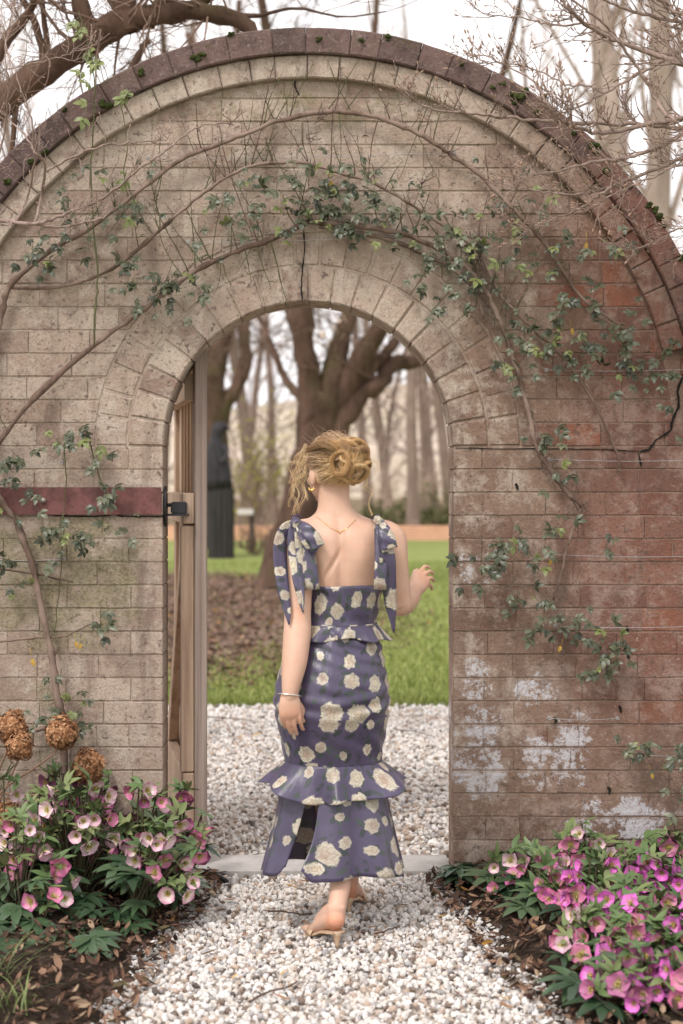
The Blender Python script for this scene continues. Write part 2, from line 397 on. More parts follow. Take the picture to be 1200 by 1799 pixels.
# ---- cracks: jagged raised ribbons following the joints, the gaps' shade put into their colour
M_CRACK = plain('crack_shade', (.012, .010, .008), .95, .4)
def crack(pts, wd):
    mb = MB(); L, R = [], []
    P_ = []
    for i in range(len(pts)-1):
        for j in range(3): t = j/3; P_.append((pts[i][0]+(pts[i+1][0]-pts[i][0])*t+jit(1.2), pts[i][1]+(pts[i+1][1]-pts[i][1])*t+jit(1.2)))
    P_.append(pts[-1]); n = len(P_)
    for i, (a, b) in enumerate(P_):
        j = min(i+1, n-1); k2 = max(i-1, 0); dx, dy = P_[j][0]-P_[k2][0], P_[j][1]-P_[k2][1]; l = math.hypot(dx, dy)+1e-6
        ww = wd*(.35+.65*random.random())*(.25 if i in (0, n-1) else 1)
        L.append((wx(a-dy/l*ww), -.0075, wz(b+dx/l*ww))); R.append((wx(a+dy/l*ww), -.0075, wz(b-dx/l*ww)))
    v = L+R+[(x, .004, z) for x, y, z in L]+[(x, .004, z) for x, y, z in R]
    f = [(i, i+1, n+i+1, n+i) for i in range(n-1)]+[(2*n+i, 2*n+i+1, i+1, i) for i in range(n-1)]+[(n+i, n+i+1, 3*n+i+1, 3*n+i) for i in range(n-1)]
    mb.add(v, f); link('crack', mb.mesh('crack', M_CRACK, smooth=False), wall)
crack([(1200, 655), (1190, 690), (1192, 715), (1180, 740), (1178, 755), (1150, 775), (1140, 790), (1122, 795)], 2.6)
crack([(1122, 797), (1126, 820)], 3); crack([(1122, 793), (1060, 790), (990, 789), (900, 788), (800, 787)], 1.0)
crack([(533, 405), (536, 440), (532, 470), (530, 500), (531, 532)], 1.6); crack([(513, 90), (512, 120), (516, 140), (520, 158), (526, 168)], 2.2)
crack([(297, 906), (240, 908), (200, 905), (150, 908), (60, 904)], 1.2)
for q in ((1101, 1106), (1103, 1150), (975, 1265), (1090, 1245), (908, 855), (1070, 1388)): crack([(q[0]-2, q[1]-6), (q[0]+1, q[1]), (q[0], q[1]+7)], 2.6)
# ---- moss cushions
M_MOSS = plain('moss', (.034, .042, .009), .95, .6, 300)
def moss(px, py, r, y=None):
    mb = MB(); bm = bmesh.new(); bmesh.ops.create_icosphere(bm, subdivisions=2, radius=1)
    bv = np.array([q.co[:] for q in bm.verts]); bf = [tuple(q.index for q in fc.verts) for fc in bm.faces]; bm.free()
    for _ in range(7):
        s = r/WPX*random.uniform(.45, .8); o = np.array([jit(r/WPX*.8), jit(.01), jit(r/WPX*.6)])
        nv = bv*(1+.18*RNG.standard_normal((len(bv), 1)))*np.array([s, s*.7, s*.8])+o; mb.add(nv, bf)
    c = (wx(px), -.067 if y is None else y, wz(py)); link('moss_cushion', mb.mesh('moss_cushion', M_MOSS), wall, c)
for q in ((1040, 262, 9), (1046, 276, 8), (1060, 307, 7), (1036, 268, 6), (1135, 366, 6), (1145, 374, 7), (1153, 386, 7), (1160, 402, 5), (1190, 458, 7), (917, 165, 6), (908, 178, 8), (900, 186, 7), (950, 179, 6), (879, 156, 5), (862, 162, 4), (895, 172, 5), (940, 205, 5), (683, 76, 6), (634, 80, 4), (810, 120, 4), (345, 108, 8), (357, 106, 6), (408, 70, 5), (560, 78, 5), (190, 190, 9), (255, 135, 7), (120, 200, 5), (60, 290, 6), (20, 325, 6), (85, 275, 6), (1005, 240, 6), (982, 330, 4)): moss(*q)
# ---- steel band on the left pier
M_RUST = None
k = NM('red_oxide_steel', .55, .4); p = k.pos(); a = k.noise(p, 25, 6, .7); b = k.noise(p, 140, 3)
c_ = k.mix(k.ss(a, .42, .62), (.17, .062, .058), (.105, .036, .034)); c_ = k.mix(k.math('MULTIPLY', k.ss(b, .55, .7), .6), c_, (.09, .04, .02))
k.bump(b, .3, .002); M_RUST = k.base(c_)
sb = empty('steel_strap', (wx(140), 0, wz(880)), 'flat red oxide painted steel strap bolted across brick wall left of doorway', 'strap')
mb = MB(); boxf(mb, wx(-40), wx(284), -.020, -.012, wz(904), wz(856)); boxf(mb, wx(-40), wx(284), -.012, -.001, wz(897), wz(863))
me = mb.mesh('flat_bar', M_RUST, False); link('flat_bar', me, sb)
mb = MB(); tube(mb, [(wx(78), -.018, wz(879)), (wx(78), -.032, wz(879))], .0105, 10); link('bolt_head', mb.mesh('bolt_head', plain('zinc', (.32, .27, .24), .5, .3, 80, .5, .6)), sb)
# ---- threshold
k = NM('pale_concrete', .9, .2); p = k.pos(); a = k.noise(p, 9, 6, .7)
k.bump(k.noise(p, 120, 4), .35, .003); M_CONC = k.base(k.ramp(a, [(.3, (.30, .28, .265)), (.7, (.46, .43, .41))]))
mb = MB(); boxf(mb, CX-R_OPEN+.004, CX+R_OPEN-.004, .004, .27, -.1, .022)
th = link('threshold_slab', mb.mesh('threshold_slab', M_CONC, False)); tag(th, 'flat grey concrete threshold slab across the arched doorway', 'threshold')
# ================================================================== GROUND
def G(px, py):                                   # photo pixel -> point on the ground
    d = FPX*CAMZ/(py-PY0); return Vector(((px-PX0)*d/FPX, d+CAMY, 0))
k = NM('lawn_and_bare_earth', .95, .1); p = k.pos(); xyz = k.sep(p)
n1 = k.noise(p, .55, 5, .65); n2 = k.noise(p, 5, 5, .7); n3 = k.noise(p, 30, 4, .7)
grass = k.ramp(n3, [(.25, (.12, .15, .04)), (.5, (.21, .25, .075)), (.75, (.33, .34, .13))])
grass = k.mix(k.ss(n2, .5, .7), grass, (.26, .25, .11))
earth = k.ramp(n3, [(.25, (.09, .055, .04)), (.5, (.19, .125, .095)), (.75, (.33, .23, .18))])
earth = k.mix(k.math('MULTIPLY', k.ss(n2, .45, .68), .5), earth, (.12, .08, .06))
dx = k.math('DIVIDE', k.math('ADD', xyz[0], 2.6), 3.5); dy = k.math('DIVIDE', k.math('SUBTRACT', xyz[1], 13.0), 8.5)
rr = k.math('SQRT', k.math('ADD', k.math('MULTIPLY', dx, dx), k.math('MULTIPLY', dy, dy)))
rr = k.math('ADD', rr, k.math('MULTIPLY', k.math('SUBTRACT', k.noise(p, 1.3, 5, .7), .5), .55))
col = k.mix(k.ss(rr, .88, 1.12), earth, grass)
col = k.mix(k.ss(k.math('ADD', xyz[1], k.math('MULTIPLY', n1, 14)), 44, 60), col, k.mix(n2, (.12, .085, .05), (.20, .155, .09)))
k.bump(n3, .6, .03); M_LAWN = k.base(col)
def in_earth(x, y): return math.hypot((x+2.6)/3.5, (y-13.0)/8.5)
mb = MB(); xs = np.concatenate([-np.geomspace(700, 8, 14), np.linspace(-6, 6, 13), np.geomspace(8, 700, 14)]); ys = np.concatenate([np.linspace(-14, 40, 40), np.geomspace(44, 900, 16)])
gx, gy = np.meshgrid(xs, ys); v = np.stack([gx, gy, np.full_like(gx, -.012)], -1).reshape(-1, 3); nx = len(xs)
mb.add(v, [(j*nx+i, j*nx+i+1, (j+1)*nx+i+1, (j+1)*nx+i) for j in range(len(ys)-1) for i in range(nx-1)])
tag(link('ground', mb.mesh('ground', M_LAWN)), 'lawn with a bare earth patch under the old tree', kind='structure')
# ---- gravel: a bed and loose angular quartz stones
k = NM('gravel_fines', .95, .1); p = k.pos()
M_FINES = k.base(k.ramp(k.noise(p, 70, 5, .7), [(.3, (.22, .175, .14)), (.55, (.42, .37, .33)), (.8, (.60, .56, .52))]))
Y_END = FPX*CAMZ/(1240-PY0)+CAMY
mb = MB(); gl = [(-7, -3.4), (7, -3.4), (7, Y_END), (-7, Y_END)]
n = 60; top = []
v = [(-7+14*i/n, -3.4, -.004) for i in range(n+1)]+[(-7+14*i/n, Y_END+.05*math.sin(i*1.7)+.03*math.sin(i*.6), -.004) for i in range(n+1)]
mb.add(v, [(i, i+1, n+2+i, n+1+i) for i in range(n)])
tag(link('gravel_path', mb.mesh('gravel_path', M_FINES)), 'white gravel path through the arch', kind='structure')
LB = [G(372, 1528), G(352, 1575), G(300, 1640), G(262, 1690), G(225, 1740), G(180, 1799), G(130, 1880), G(60, 2000)]
RB = [G(770, 1540), G(790, 1580), G(845, 1630), G(890, 1690), G(945, 1745), G(1010, 1799), G(1090, 1880), G(1200, 2000)]
def edge_x(E, y):
    if y >= E[0].y: return E[0].x
    for a, b in zip(E, E[1:]):
        if b.y <= y <= a.y: t = (a.y-y)/(a.y-b.y+1e-9); return a.x+(b.x-a.x)*t
    return E[-1].x
bm = bmesh.new(); bmesh.ops.create_icosphere(bm, subdivisions=1, radius=1)
ICO_V = np.array([q.co[:] for q in bm.verts]); ICO_F = np.array([[q.index for q in fc.verts] for fc in bm.faces]); bm.free()
def rot_random(n):
    q = RNG.standard_normal((n, 4)); q /= np.linalg.norm(q, axis=1, keepdims=True); w_, x, y, z = q.T
    return np.stack([np.stack([1-2*(y*y+z*z), 2*(x*y-z*w_), 2*(x*z+y*w_)], -1), np.stack([2*(x*y+z*w_), 1-2*(x*x+z*z), 2*(y*z-x*w_)], -1), np.stack([2*(x*z-y*w_), 2*(y*z+x*w_), 1-2*(x*x+y*y)], -1)], 1)
def scatter_mesh(name, base_v, base_f, pos, scl, rot, mat, jitter=0., smooth=False):
    n, m = len(pos), len(base_v)
    V = np.broadcast_to(base_v, (n, m, 3))
    if jitter: V = V*(1+jitter*RNG.standard_normal((n, m, 1)))
    V = np.einsum('nij,nmj->nmi', rot, V*scl[:, None, :])+pos[:, None, :]
    F = (base_f[None]+(np.arange(n)*m)[:, None, None]).reshape(-1, base_f.shape[1])
    me = bpy.data.meshes.new(name); k_ = base_f.shape[1]
    me.vertices.add(n*m); me.vertices.foreach_set('co', V.reshape(-1).astype(np.float32))
    me.loops.add(F.size); me.loops.foreach_set('vertex_index', F.reshape(-1).astype(np.int32))
    me.polygons.add(len(F)); me.polygons.foreach_set('loop_start', np.arange(0, F.size, k_, dtype=np.int32))
    me.polygons.foreach_set('use_smooth', [smooth]*len(F)); me.materials.append(mat); me.update(calc_edges=True)
    return me
k = NM('quartz_gravel', .75, .25); i = k.island(); p = k.pos()
c_ = k.ramp(i, [(0, (.61, .58, .55)), (.2, (.69, .66, .635)), (.38, (.53, .495, .46)), (.52, (.59, .53, .475)), (.62, (.38, .295, .24)), (.68, (.54, .52, .51)), (.80, (.34, .325, .325)), (.88, (.43, .33, .26)), (.93, (.17, .125, .10)), (.975, (.09, .075, .07))], 'CONSTANT')
c_ = k.mix(k.math('MULTIPLY', k.ss(k.noise(p, 160, 4, .7), .52, .7), .5), c_, (.50, .40, .33))
c_ = k.mix(k.math('MULTIPLY', k.ss(k.noise(p, 1.4, 4, .6), .5, .7), .45), c_, (.45, .36, .30))
M_STONE = k.base(c_)
def stones(name, n, xr, yr, keep, rmin, rmax, zc=0.):
    x = RNG.uniform(*xr, n); y = RNG.uniform(*yr, n); ok = np.array([keep(a, b) for a, b in zip(x, y)]); x, y = x[ok], y[ok]; n = len(x)
    r = rmin+(rmax-rmin)*RNG.beta(1.6, 2.6, n)
    scl = r[:, None]*np.stack([RNG.uniform(.8, 1.35, n), RNG.uniform(.7, 1.1, n), RNG.uniform(.55, .9, n)], -1)
    pos = np.stack([x, y, zc+r*RNG.uniform(.05, .75, n)], -1)
    tag(link(name, scatter_mesh(name, ICO_V, ICO_F, pos, scl, rot_random(n), M_STONE, .13)), 'loose white quartz gravel', 'gravel', kind='stuff')
def kf(x, y): return edge_x(LB, y)-.04+jit(.05) < x < edge_x(RB, y)+.04+jit(.05)
stones('gravel', 40000, (-1.75, 2.0), (-2.5, .002), kf, .0050, .0155)
stones('gravel', 27000, (-1.9, 1.9), (.30, Y_END+.04), lambda x, y: abs(x) < .75+.26*y and not (.3 < y < .34 and abs(x) > .5), .007, .017)
# ---- planted beds: dark soil under leaf litter
k = NM('bed_soil', .95, .1); p = k.pos(); a = k.noise(p, 40, 6, .7)
k.bump(a, .9, .03); M_SOIL = k.base(k.ramp(a, [(.3, (.018, .013, .010)), (.55, (.055, .038, .028)), (.75, (.13, .085, .06))]))
def bed_h(t, x, y): return min(1, t/.35)**.7*.07+.012*math.sin(x*9+y*4)*min(1, t*4)+.008*math.sin(x*23-y*17)*min(1, t*4)
def bed(E, s, name):
    mb = MB(); ny, nx = 60, 40; v = []
    for j in range(ny+1):
        y = -.001-(2.6)*j/ny; e = edge_x(E, y)+.02*math.sin(y*14)
        for i_ in range(nx+1):
            t = 2.6*(i_/nx)**1.5; x = e+s*t; v.append((x, y, -.02+.016+bed_h(t, x, y)))
    mb.add(v, [(j*(nx+1)+i_, j*(nx+1)+i_+1, (j+1)*(nx+1)+i_+1, (j+1)*(nx+1)+i_) if s > 0 else (j*(nx+1)+i_+1, j*(nx+1)+i_, (j+1)*(nx+1)+i_, (j+1)*(nx+1)+i_+1) for j in range(ny) for i_ in range(nx)])
    tag(link(name, mb.mesh(name, M_SOIL)), 'dark soil bed at the foot of the wall', kind='structure')
bed(LB, -1, 'flower_bed'); bed(RB, 1, 'flower_bed')
# leaf shape used for litter: small folded, curled blade
LEAF_V = np.array([(0, -1, .12), (-.42, -.3, .16), (0, -.3, 0), (.42, -.3, .16), (-.36, .45, .2), (0, .45, .05), (.36, .45, .2), (0, 1.05, .3)])
LEAF_F = np.array([(0, 2, 1), (0, 3, 2), (1, 2, 5), (1, 5, 4), (2, 3, 6), (2, 6, 5), (4, 5, 7), (5, 6, 7)])
k = NM('dead_leaves', .8, .2); i = k.island()
M_LITTER = k.base(k.ramp(i, [(0, (.07, .04, .028)), (.3, (.13, .07, .045)), (.5, (.22, .13, .085)), (.68, (.05, .03, .024)), (.85, (.10, .075, .04)), (.93, (.30, .21, .14)), (.985, (.34, .18, .05))], 'CONSTANT'))
def rot_flat(n, tilt):
    a = RNG.uniform(0, 2*PI, n); t = RNG.normal(0, tilt, n); t2 = RNG.normal(0, tilt, n); out = np.zeros((n, 3, 3))
    for q in range(n): out[q] = np.array(Matrix.Rotation(a[q], 3, 'Z') @ Matrix.Rotation(t[q], 3, 'X') @ Matrix.Rotation(t2[q], 3, 'Y'))
    return out
def litter(name, n, gen, smin, smax, mat, label, tilt=.45):
    P_ = np.array([gen() for _ in range(n)]); r = RNG.uniform(smin, smax, n)
    scl = np.stack([r*RNG.uniform(.6, 1.1, n), r, r*RNG.uniform(.4, 1.6, n)], -1)
    tag(link(name, scatter_mesh(name, LEAF_V, LEAF_F, P_, scl, rot_flat(n, tilt), mat)), label, 'leaf litter', kind='stuff')
def gb(E, s):
    def g():
        y = -random.random()*2.2; t = random.random()**1.3*1.5; x = edge_x(E, y)+s*(t-.06); return (x, y, bed_h(max(t, .001), x, y)+.008+.012*random.random())
    return g
litter('leaf_litter', 3600, gb(LB, -1), .006, .027, M_LITTER, 'brown fallen leaves over the left flower bed')
litter('leaf_litter', 3600, gb(RB, 1), .006, .027, M_LITTER, 'brown fallen leaves over the right flower bed')
def ge():
    while True:
        y = random.uniform(4.8, 20.5); x = random.uniform(-.6-.14*y, .6+.1*y)
        if in_earth(x, y) < 1.05+jit(.15): return (x, y, .004)
litter('leaf_litter', 6500, ge, .02, .05, M_LITTER, 'dead leaves strewn over the bare earth under the old tree', .3)
# ---- grass blades on the near lawn
k = NM('grass_blades', .7, .25); M_GRASS = k.base(k.ramp(k.island(), [(0, (.12, .165, .035)), (.4, (.20, .25, .06)), (.75, (.28, .32, .085)), (1, (.42, .40, .18))]))
BL_V = np.array([(-.12, 0, 0), (.12, 0, 0), (0, .35, 1.)]); BL_F = np.array([(0, 1, 2)])
def grass(name, n, gen, h0, h1, label, cat='grass'):
    P_ = np.array([gen() for _ in range(n)]); h = RNG.uniform(h0, h1, n); a = RNG.uniform(0, 2*PI, n)
    R_ = np.zeros((n, 3, 3)); R_[:, 0, 0] = np.cos(a); R_[:, 0, 1] = -np.sin(a); R_[:, 1, 0] = np.sin(a); R_[:, 1, 1] = np.cos(a); R_[:, 2, 2] = 1
    tag(link(name, scatter_mesh(name, BL_V, BL_F, P_, np.stack([h*.9, h, h], -1), R_, M_GRASS)), label, cat, kind='stuff')
def gg():
    while True:
        y = Y_END-.02+(random.random()**1.7)*20; x = random.uniform(-1.3-.20*y, 1.3+.20*y)
        d = in_earth(x, y)
        if (d > 1.0+jit(.25)) or random.random() < .03: return (x, y, -.012)
grass('lawn_grass', 105000, gg, .025, .06, 'short patchy green lawn grass beyond the gravel')
def gv():
    return (random.uniform(-2.6, 2.8), Y_END+abs(random.gauss(0, .2))+.02, -.012)
grass('grass_verge', 15000, gv, .04, .085, 'strip of taller green grass along the gravel edge')
# ================================================================== FAR GROUND
k = NM('far_hillside', .95, .05); p = k.pos(); a = k.noise(p, .02, 5, .6); b = k.noise(p, .12, 5, .7)
c_ = k.mix(k.ss(a, .44, .56), (.50, .41, .34), (.42, .355, .27)); c_ = k.mix(k.math('MULTIPLY', k.ss(b, .52, .62), .7), c_, (.16, .125, .11)); M_HILL = k.base(c_)
mb = MB(); xs = np.linspace(-420, 420, 70); ys = np.linspace(150, 520, 24); gx, gy = np.meshgrid(xs, ys)
gz = np.clip((gy-150)/150, 0, 1)**1.2*(15+4*np.sin(gx/60+1)+3*np.sin(gx/23)+np.clip((gy-300)/200, 0, 1)*10)-.6
v = np.stack([gx, gy, gz], -1).reshape(-1, 3); nx = len(xs)
mb.add(v, [(j*nx+i_, j*nx+i_+1, (j+1)*nx+i_+1, (j+1)*nx+i_) for j in range(len(ys)-1) for i_ in range(nx-1)])
tag(link('hills', mb.mesh('hills', M_HILL)), 'pale winter hillside far behind the trees', kind='structure')
# ================================================================== BARE TREES
def bark(name, c1, c2, c3, sc=6):
    k = NM(name, .95, .1); p = k.objco(); a = k.noise(k.scale(p, (1, 1, .25)), sc, 6, .7); b = k.noise(p, sc*.3, 3)
    k.bump(a, .8, .04); return k.base(k.mix(k.ss(b, .5, .7), k.ramp(a, [(.3, c1), (.7, c2)]), c3))
M_OLDBARK = bark('old_mossy_bark', (.040, .025, .018), (.155, .096, .070), (.085, .066, .034), 5)
M_GREYBARK = bark('grey_brown_bark', (.15, .105, .087), (.30, .22, .185), (.26, .20, .17), 3)
M_PALEBARK = bark('pale_poplar_bark', (.25, .185, .155), (.46, .365, .315), (.40, .32, .28), 2)
M_TWIG = plain('brown_twigs', (.22, .145, .11), .9, .4, 3)
M_PTWIG = plain('pale_twigs', (.42, .31, .25), .9, .35, 3)
def grow(rs, p, d, L, r, lvl, out, twigs, up=.05, wander=.22, nchild=(3, 5), shrink=.62, segs=5, minr=.004):
    pts = [np.array(p)]; dd = np.array(d)/np.linalg.norm(d)
    for i_ in range(segs):
        dd = dd+rs.normal(0, wander, 3)*(.6 if lvl > 1 else .35)+np.array([0, 0, up]); dd /= np.linalg.norm(dd)
        pts.append(pts[-1]+dd*L/segs)
    rad = np.linspace(r, max(minr, r*.45), segs+1)
    (out if lvl > 0 else twigs).append((pts, rad, 7 if lvl > 1 else 4 if lvl == 1 else 3))
    if lvl <= 0: return
    for _ in range(rs.integers(*nchild)):
        f = rs.uniform(.35, 1.0); q = min(segs-1, int(f*segs)); base = pts[q]+(pts[q+1]-pts[q])*(f*segs-q)
        ax = rs.normal(0, 1, 3); ax -= dd*np.dot(ax, dd); ax /= np.linalg.norm(ax)+1e-9; an = rs.uniform(.45, 1.05)
        grow(rs, base, dd*math.cos(an)+ax*math.sin(an)+np.array([0, 0, .15]), L*shrink*rs.uniform(.7, 1.1), max(minr, r*.5*(1-.3*f)), lvl-1, out, twigs, up, wander, nchild, shrink, segs if lvl > 2 else 4, minr)
def tree_meshes(seed, H, r, mat_b, mat_t, tall=True, lv=3):
    rs = np.random.default_rng(seed); out, tw = [], []
    segs = 10; pts = [np.zeros(3)]; d = np.array([0, 0, 1.])
    for i_ in range(segs): d = d+rs.normal(0, .045, 3)*np.array([1, 1, .2]); d /= np.linalg.norm(d); pts.append(pts[-1]+d*H/segs)
    rad = r*(1-np.linspace(0, 1, segs+1)**1.2*.86); rad[0] *= 1.35
    out.append((pts, rad, 9))
    for f in np.linspace(.22 if tall else .12, .98, 19 if tall else 22):
        q = min(segs-1, int(f*segs)); b_ = pts[q]+(pts[q+1]-pts[q])*(f*segs-q); a = rs.uniform(0, 2*PI)
        e = rs.uniform(.5, 1.2); L = H*(.28 if tall else .36)*(1.08-f*.75)*rs.uniform(.7, 1.15)
        grow(rs, b_, (math.cos(a)*math.cos(e), math.sin(a)*math.cos(e), math.sin(e)), L, r*.26*(1.1-f), lv-1, out, tw, .07 if tall else .04, .25, (3, 6), .6, 5, .008)
    tb, cb = MB(), MB()
    for i_, (p_, r_, ns) in enumerate(out): tube(tb if ns > 3 and i_ < 26 or ns == 9 else cb, p_, r_, ns, cap=False)
    for p_, r_, ns in tw: tube(cb, p_, r_, 3, cap=False)
    return tb.mesh('trunk', mat_b), cb.mesh('crown', mat_t)
def put_tree(ms, px, Y, rz, s, name, label, group=None):
    p = W(px, 850, Y); t = empty(name, (p.x, Y, -.05), label, 'tree', group)
    for nm, me in zip(('trunk', 'crown'), ms):
        o = bpy.data.objects.new(nm, me); COL.objects.link(o); o.parent = t
    t.rotation_euler = (0, 0, rz); t.scale = (s, s, s); return t
TA = [tree_meshes(11+i_, 17, .19, M_GREYBARK, M_PTWIG, True) for i_ in range(3)]
TB_ = [tree_meshes(31+i_, 12, .17, M_GREYBARK, M_PTWIG, False) for i_ in range(3)]
TP = tree_meshes(51, 24, .36, M_PALEBARK, M_PTWIG, True)
i_ = 0
for px, Y in ((-160, 44), (70, 42), (150, 62), (330, 55), (402, 50), (455, 46), (478, 58), (648, 56), (690, 50), (726, 37), (764, 55), (800, 44), (905, 60), (985, 48), (1075, 54), (1250, 60), (1330, 42)):
    put_tree(TA[i_ % 3], px, Y, i_*2.1, random.uniform(.85, 1.15), 'bare_tree', 'tall bare grey trunked tree standing in the wood beyond the orange fence', 'bare trees of the far wood'); i_ += 1
for px, Y in ((20, 47), (285, 46), (428, 54), (672, 57), (745, 48), (940, 50), (1120, 60)):
    put_tree(TB_[i_ % 3], px, Y, i_*1.3, random.uniform(.8, 1.1), 'slender_tree', 'slender bushy bare tree of the understorey beyond the orange fence', 'slender trees of the far wood'); i_ += 1
put_tree(TP, 1075, 27, .4, 1., 'poplar_tree', 'pale poplar trunk rising straight behind the magnolia twigs, nearer the arch', 'pale poplars behind the arch')
put_tree(TP, 1150, 31, 2.4, 1.05, 'poplar_tree', 'pale poplar trunk behind the magnolia, the one farther from the arch', 'pale poplars behind the arch')
# ---- limbs traced for the old trees behind the arch
def limb(mb, pts, Y, rad, n=16, ns=10, dy=None, wob_=.07):
    P_ = [W(a, b, Y+(dy[i_] if dy else 0)) for i_, (a, b) in enumerate(pts)]
    s = spline([tuple(q) for q in P_], n); rr = np.interp(np.linspace(0, 1, n), np.linspace(0, 1, len(rad)), rad)
    s = s+RNG.normal(0, 1, s.shape)*rr[:, None]*wob_
    t, a, b = frames(s); th = np.linspace(0, 2*PI, ns, endpoint=False)
    wob = 1+.10*RNG.standard_normal((n, ns))
    v = s[:, None]+(rr[:, None]*wob)[..., None]*(np.cos(th)[None, :, None]*a[:, None]+np.sin(th)[None, :, None]*b[:, None])
    mb.add(v.reshape(-1, 3), [(i_*ns+j, i_*ns+(j+1) % ns, (i_+1)*ns+(j+1) % ns, (i_+1)*ns+j) for i_ in range(n-1) for j in range(ns)]+[tuple((n-1)*ns+j for j in range(ns))])
    return s, rr
def sprays(mb, s, rr, n, L, seed, lv=2, minr=.006, up=.03, down=False):
    rs = np.random.default_rng(seed); out, tw = [], []
    for _ in range(n):
        q = rs.integers(int(len(s)*.45), len(s)); d = rs.normal(0, 1, 3)+np.array([0, 0, -.8 if down else .9])
        grow(rs, s[q], d, L*rs.uniform(.5, 1.2), max(minr, rr[q]*.15), lv, out, tw, up if not down else -.12, .3, (3, 6), .62, 5, minr)
    for p_, r_, ns in out+tw: tube(mb, p_, r_, 3 if ns < 7 else 5, cap=False)
Y1 = 17.0
ot = empty('old_tree', tuple(W(475, 1030, Y1)), 'massive old leaning tree with forked mossy trunk seen through the doorway', 'tree')
mb = MB(); tw = MB()
limb(mb, [(486, 1075), (495, 1022), (514, 950), (533, 880), (549, 800), (560, 735), (566, 690)], Y1, [.52, .38, .31, .285, .29, .30, .25], 18, 14, None, .02)
for q, (pts, rad, dy) in enumerate([([(555, 760), (545, 690), (538, 620), (533, 545), (528, 430), (500, 250), (470, 60), (440, -150)], [.22, .18, .155, .145, .12, .09, .07, .03], [0, -.1, -.2, -.3, -.4, -.6, -1, -1.3]),
        ([(565, 740), (580, 680), (592, 620), (608, 560), (630, 450), (640, 250), (660, 30), (670, -180)], [.22, .19, .15, .125, .10, .07, .05, .025], [0, 0, .1, .2, .4, .8, 1, 1.2]),
        ([(575, 745), (598, 715), (630, 640), (655, 595), (700, 530), (760, 420), (850, 240), (905, 40), (950, -160)], [.21, .18, .16, .135, .11, .08, .06, .035, .01], [0, 0, -.1, -.2, -.3, -.6, -1, -1.3, -1.5]),
        ([(585, 770), (605, 728), (632, 695), (664, 676), (690, 640), (735, 634), (790, 600), (860, 560)], [.22, .17, .15, .13, .12, .09, .06, .04], [0, 0, 0, .1, .2, .3, .6, .9]),
        ([(630, 696), (650, 650), (688, 610), (715, 560), (730, 480)], [.10, .09, .08, .06, .04], [0, .1, .2, .4, .8]),
        ([(532, 704), (512, 680), (496, 655), (478, 610), (466, 580), (430, 500)], [.075, .06, .055, .045, .035, .02], [0, .1, .3, .4, .6, 1]),
        ([(540, 640), (520, 560), (480, 430), (400, 260), (330, 60)], [.15, .13, .11, .08, .05], [0, .3, .8, 1.5, 2])]):
    s, rr = limb(mb, pts, Y1, rad, 22, 9, dy); sprays(tw, s, rr, 6, 1.8, 100+q, 2, .006)
M_OTWIG = plain('dark_twigs', (.11, .070, .052), .9, .4, 3)
link('trunk', mb.mesh('trunk', M_OLDBARK), ot); link('crown', tw.mesh('crown', M_OTWIG), ot)
# catkin-like pale dry leaves hanging in the fork
dl = MB()
for a, b in ((553, 585), (560, 590), (556, 600), (588, 588), (582, 600), (578, 605), (568, 608), (566, 588), (574, 596), (602, 592), (586, 575), (605, 560), (596, 565)):
    c = np.array(W(a, b, Y1-.7)); rs = Matrix.Rotation(random.uniform(0, 6), 3, 'Z') @ Matrix.Rotation(random.uniform(-1.2, 1.2), 3, 'X')
    dl.add((LEAF_V*np.array([.05, .085, .04])) @ np.array(rs).T+c, [tuple(q) for q in LEAF_F])
link('dry_leaf_tuft', dl.mesh('dry_leaf_tuft', plain('straw_leaf', (.55, .42, .30), .8)), ot)
# left multi-stemmed tree behind the statue
Y2 = 27.0
lt = empty('forked_tree', tuple(W(372, 960, Y2)), 'dark forked tree standing behind the bronze statue', 'tree'); mb = MB(); tw = MB()
for q, (pts, rad) in enumerate([([(372, 965), (374, 800), (372, 700), (378, 640), (396, 570), (402, 440), (410, 250), (420, 0)], [.36, .3, .26, .22, .18, .15, .11, .06]),
        ([(376, 780), (392, 720), (410, 690), (432, 640), (428, 580), (440, 480), (470, 280), (480, 60)], [.2, .17, .15, .14, .12, .1, .07, .04]),
        ([(374, 720), (362, 640), (352, 560), (330, 420), (300, 200), (280, 0)], [.2, .18, .16, .13, .1, .05])]):
    s, rr = limb(mb, pts, Y2, rad, 20, 8); sprays(tw, s, rr, 8, 2.4, 140+q, 2, .009)
link('trunk', mb.mesh('trunk', M_OLDBARK), lt); link('crown', tw.mesh('crown', M_OTWIG), lt)
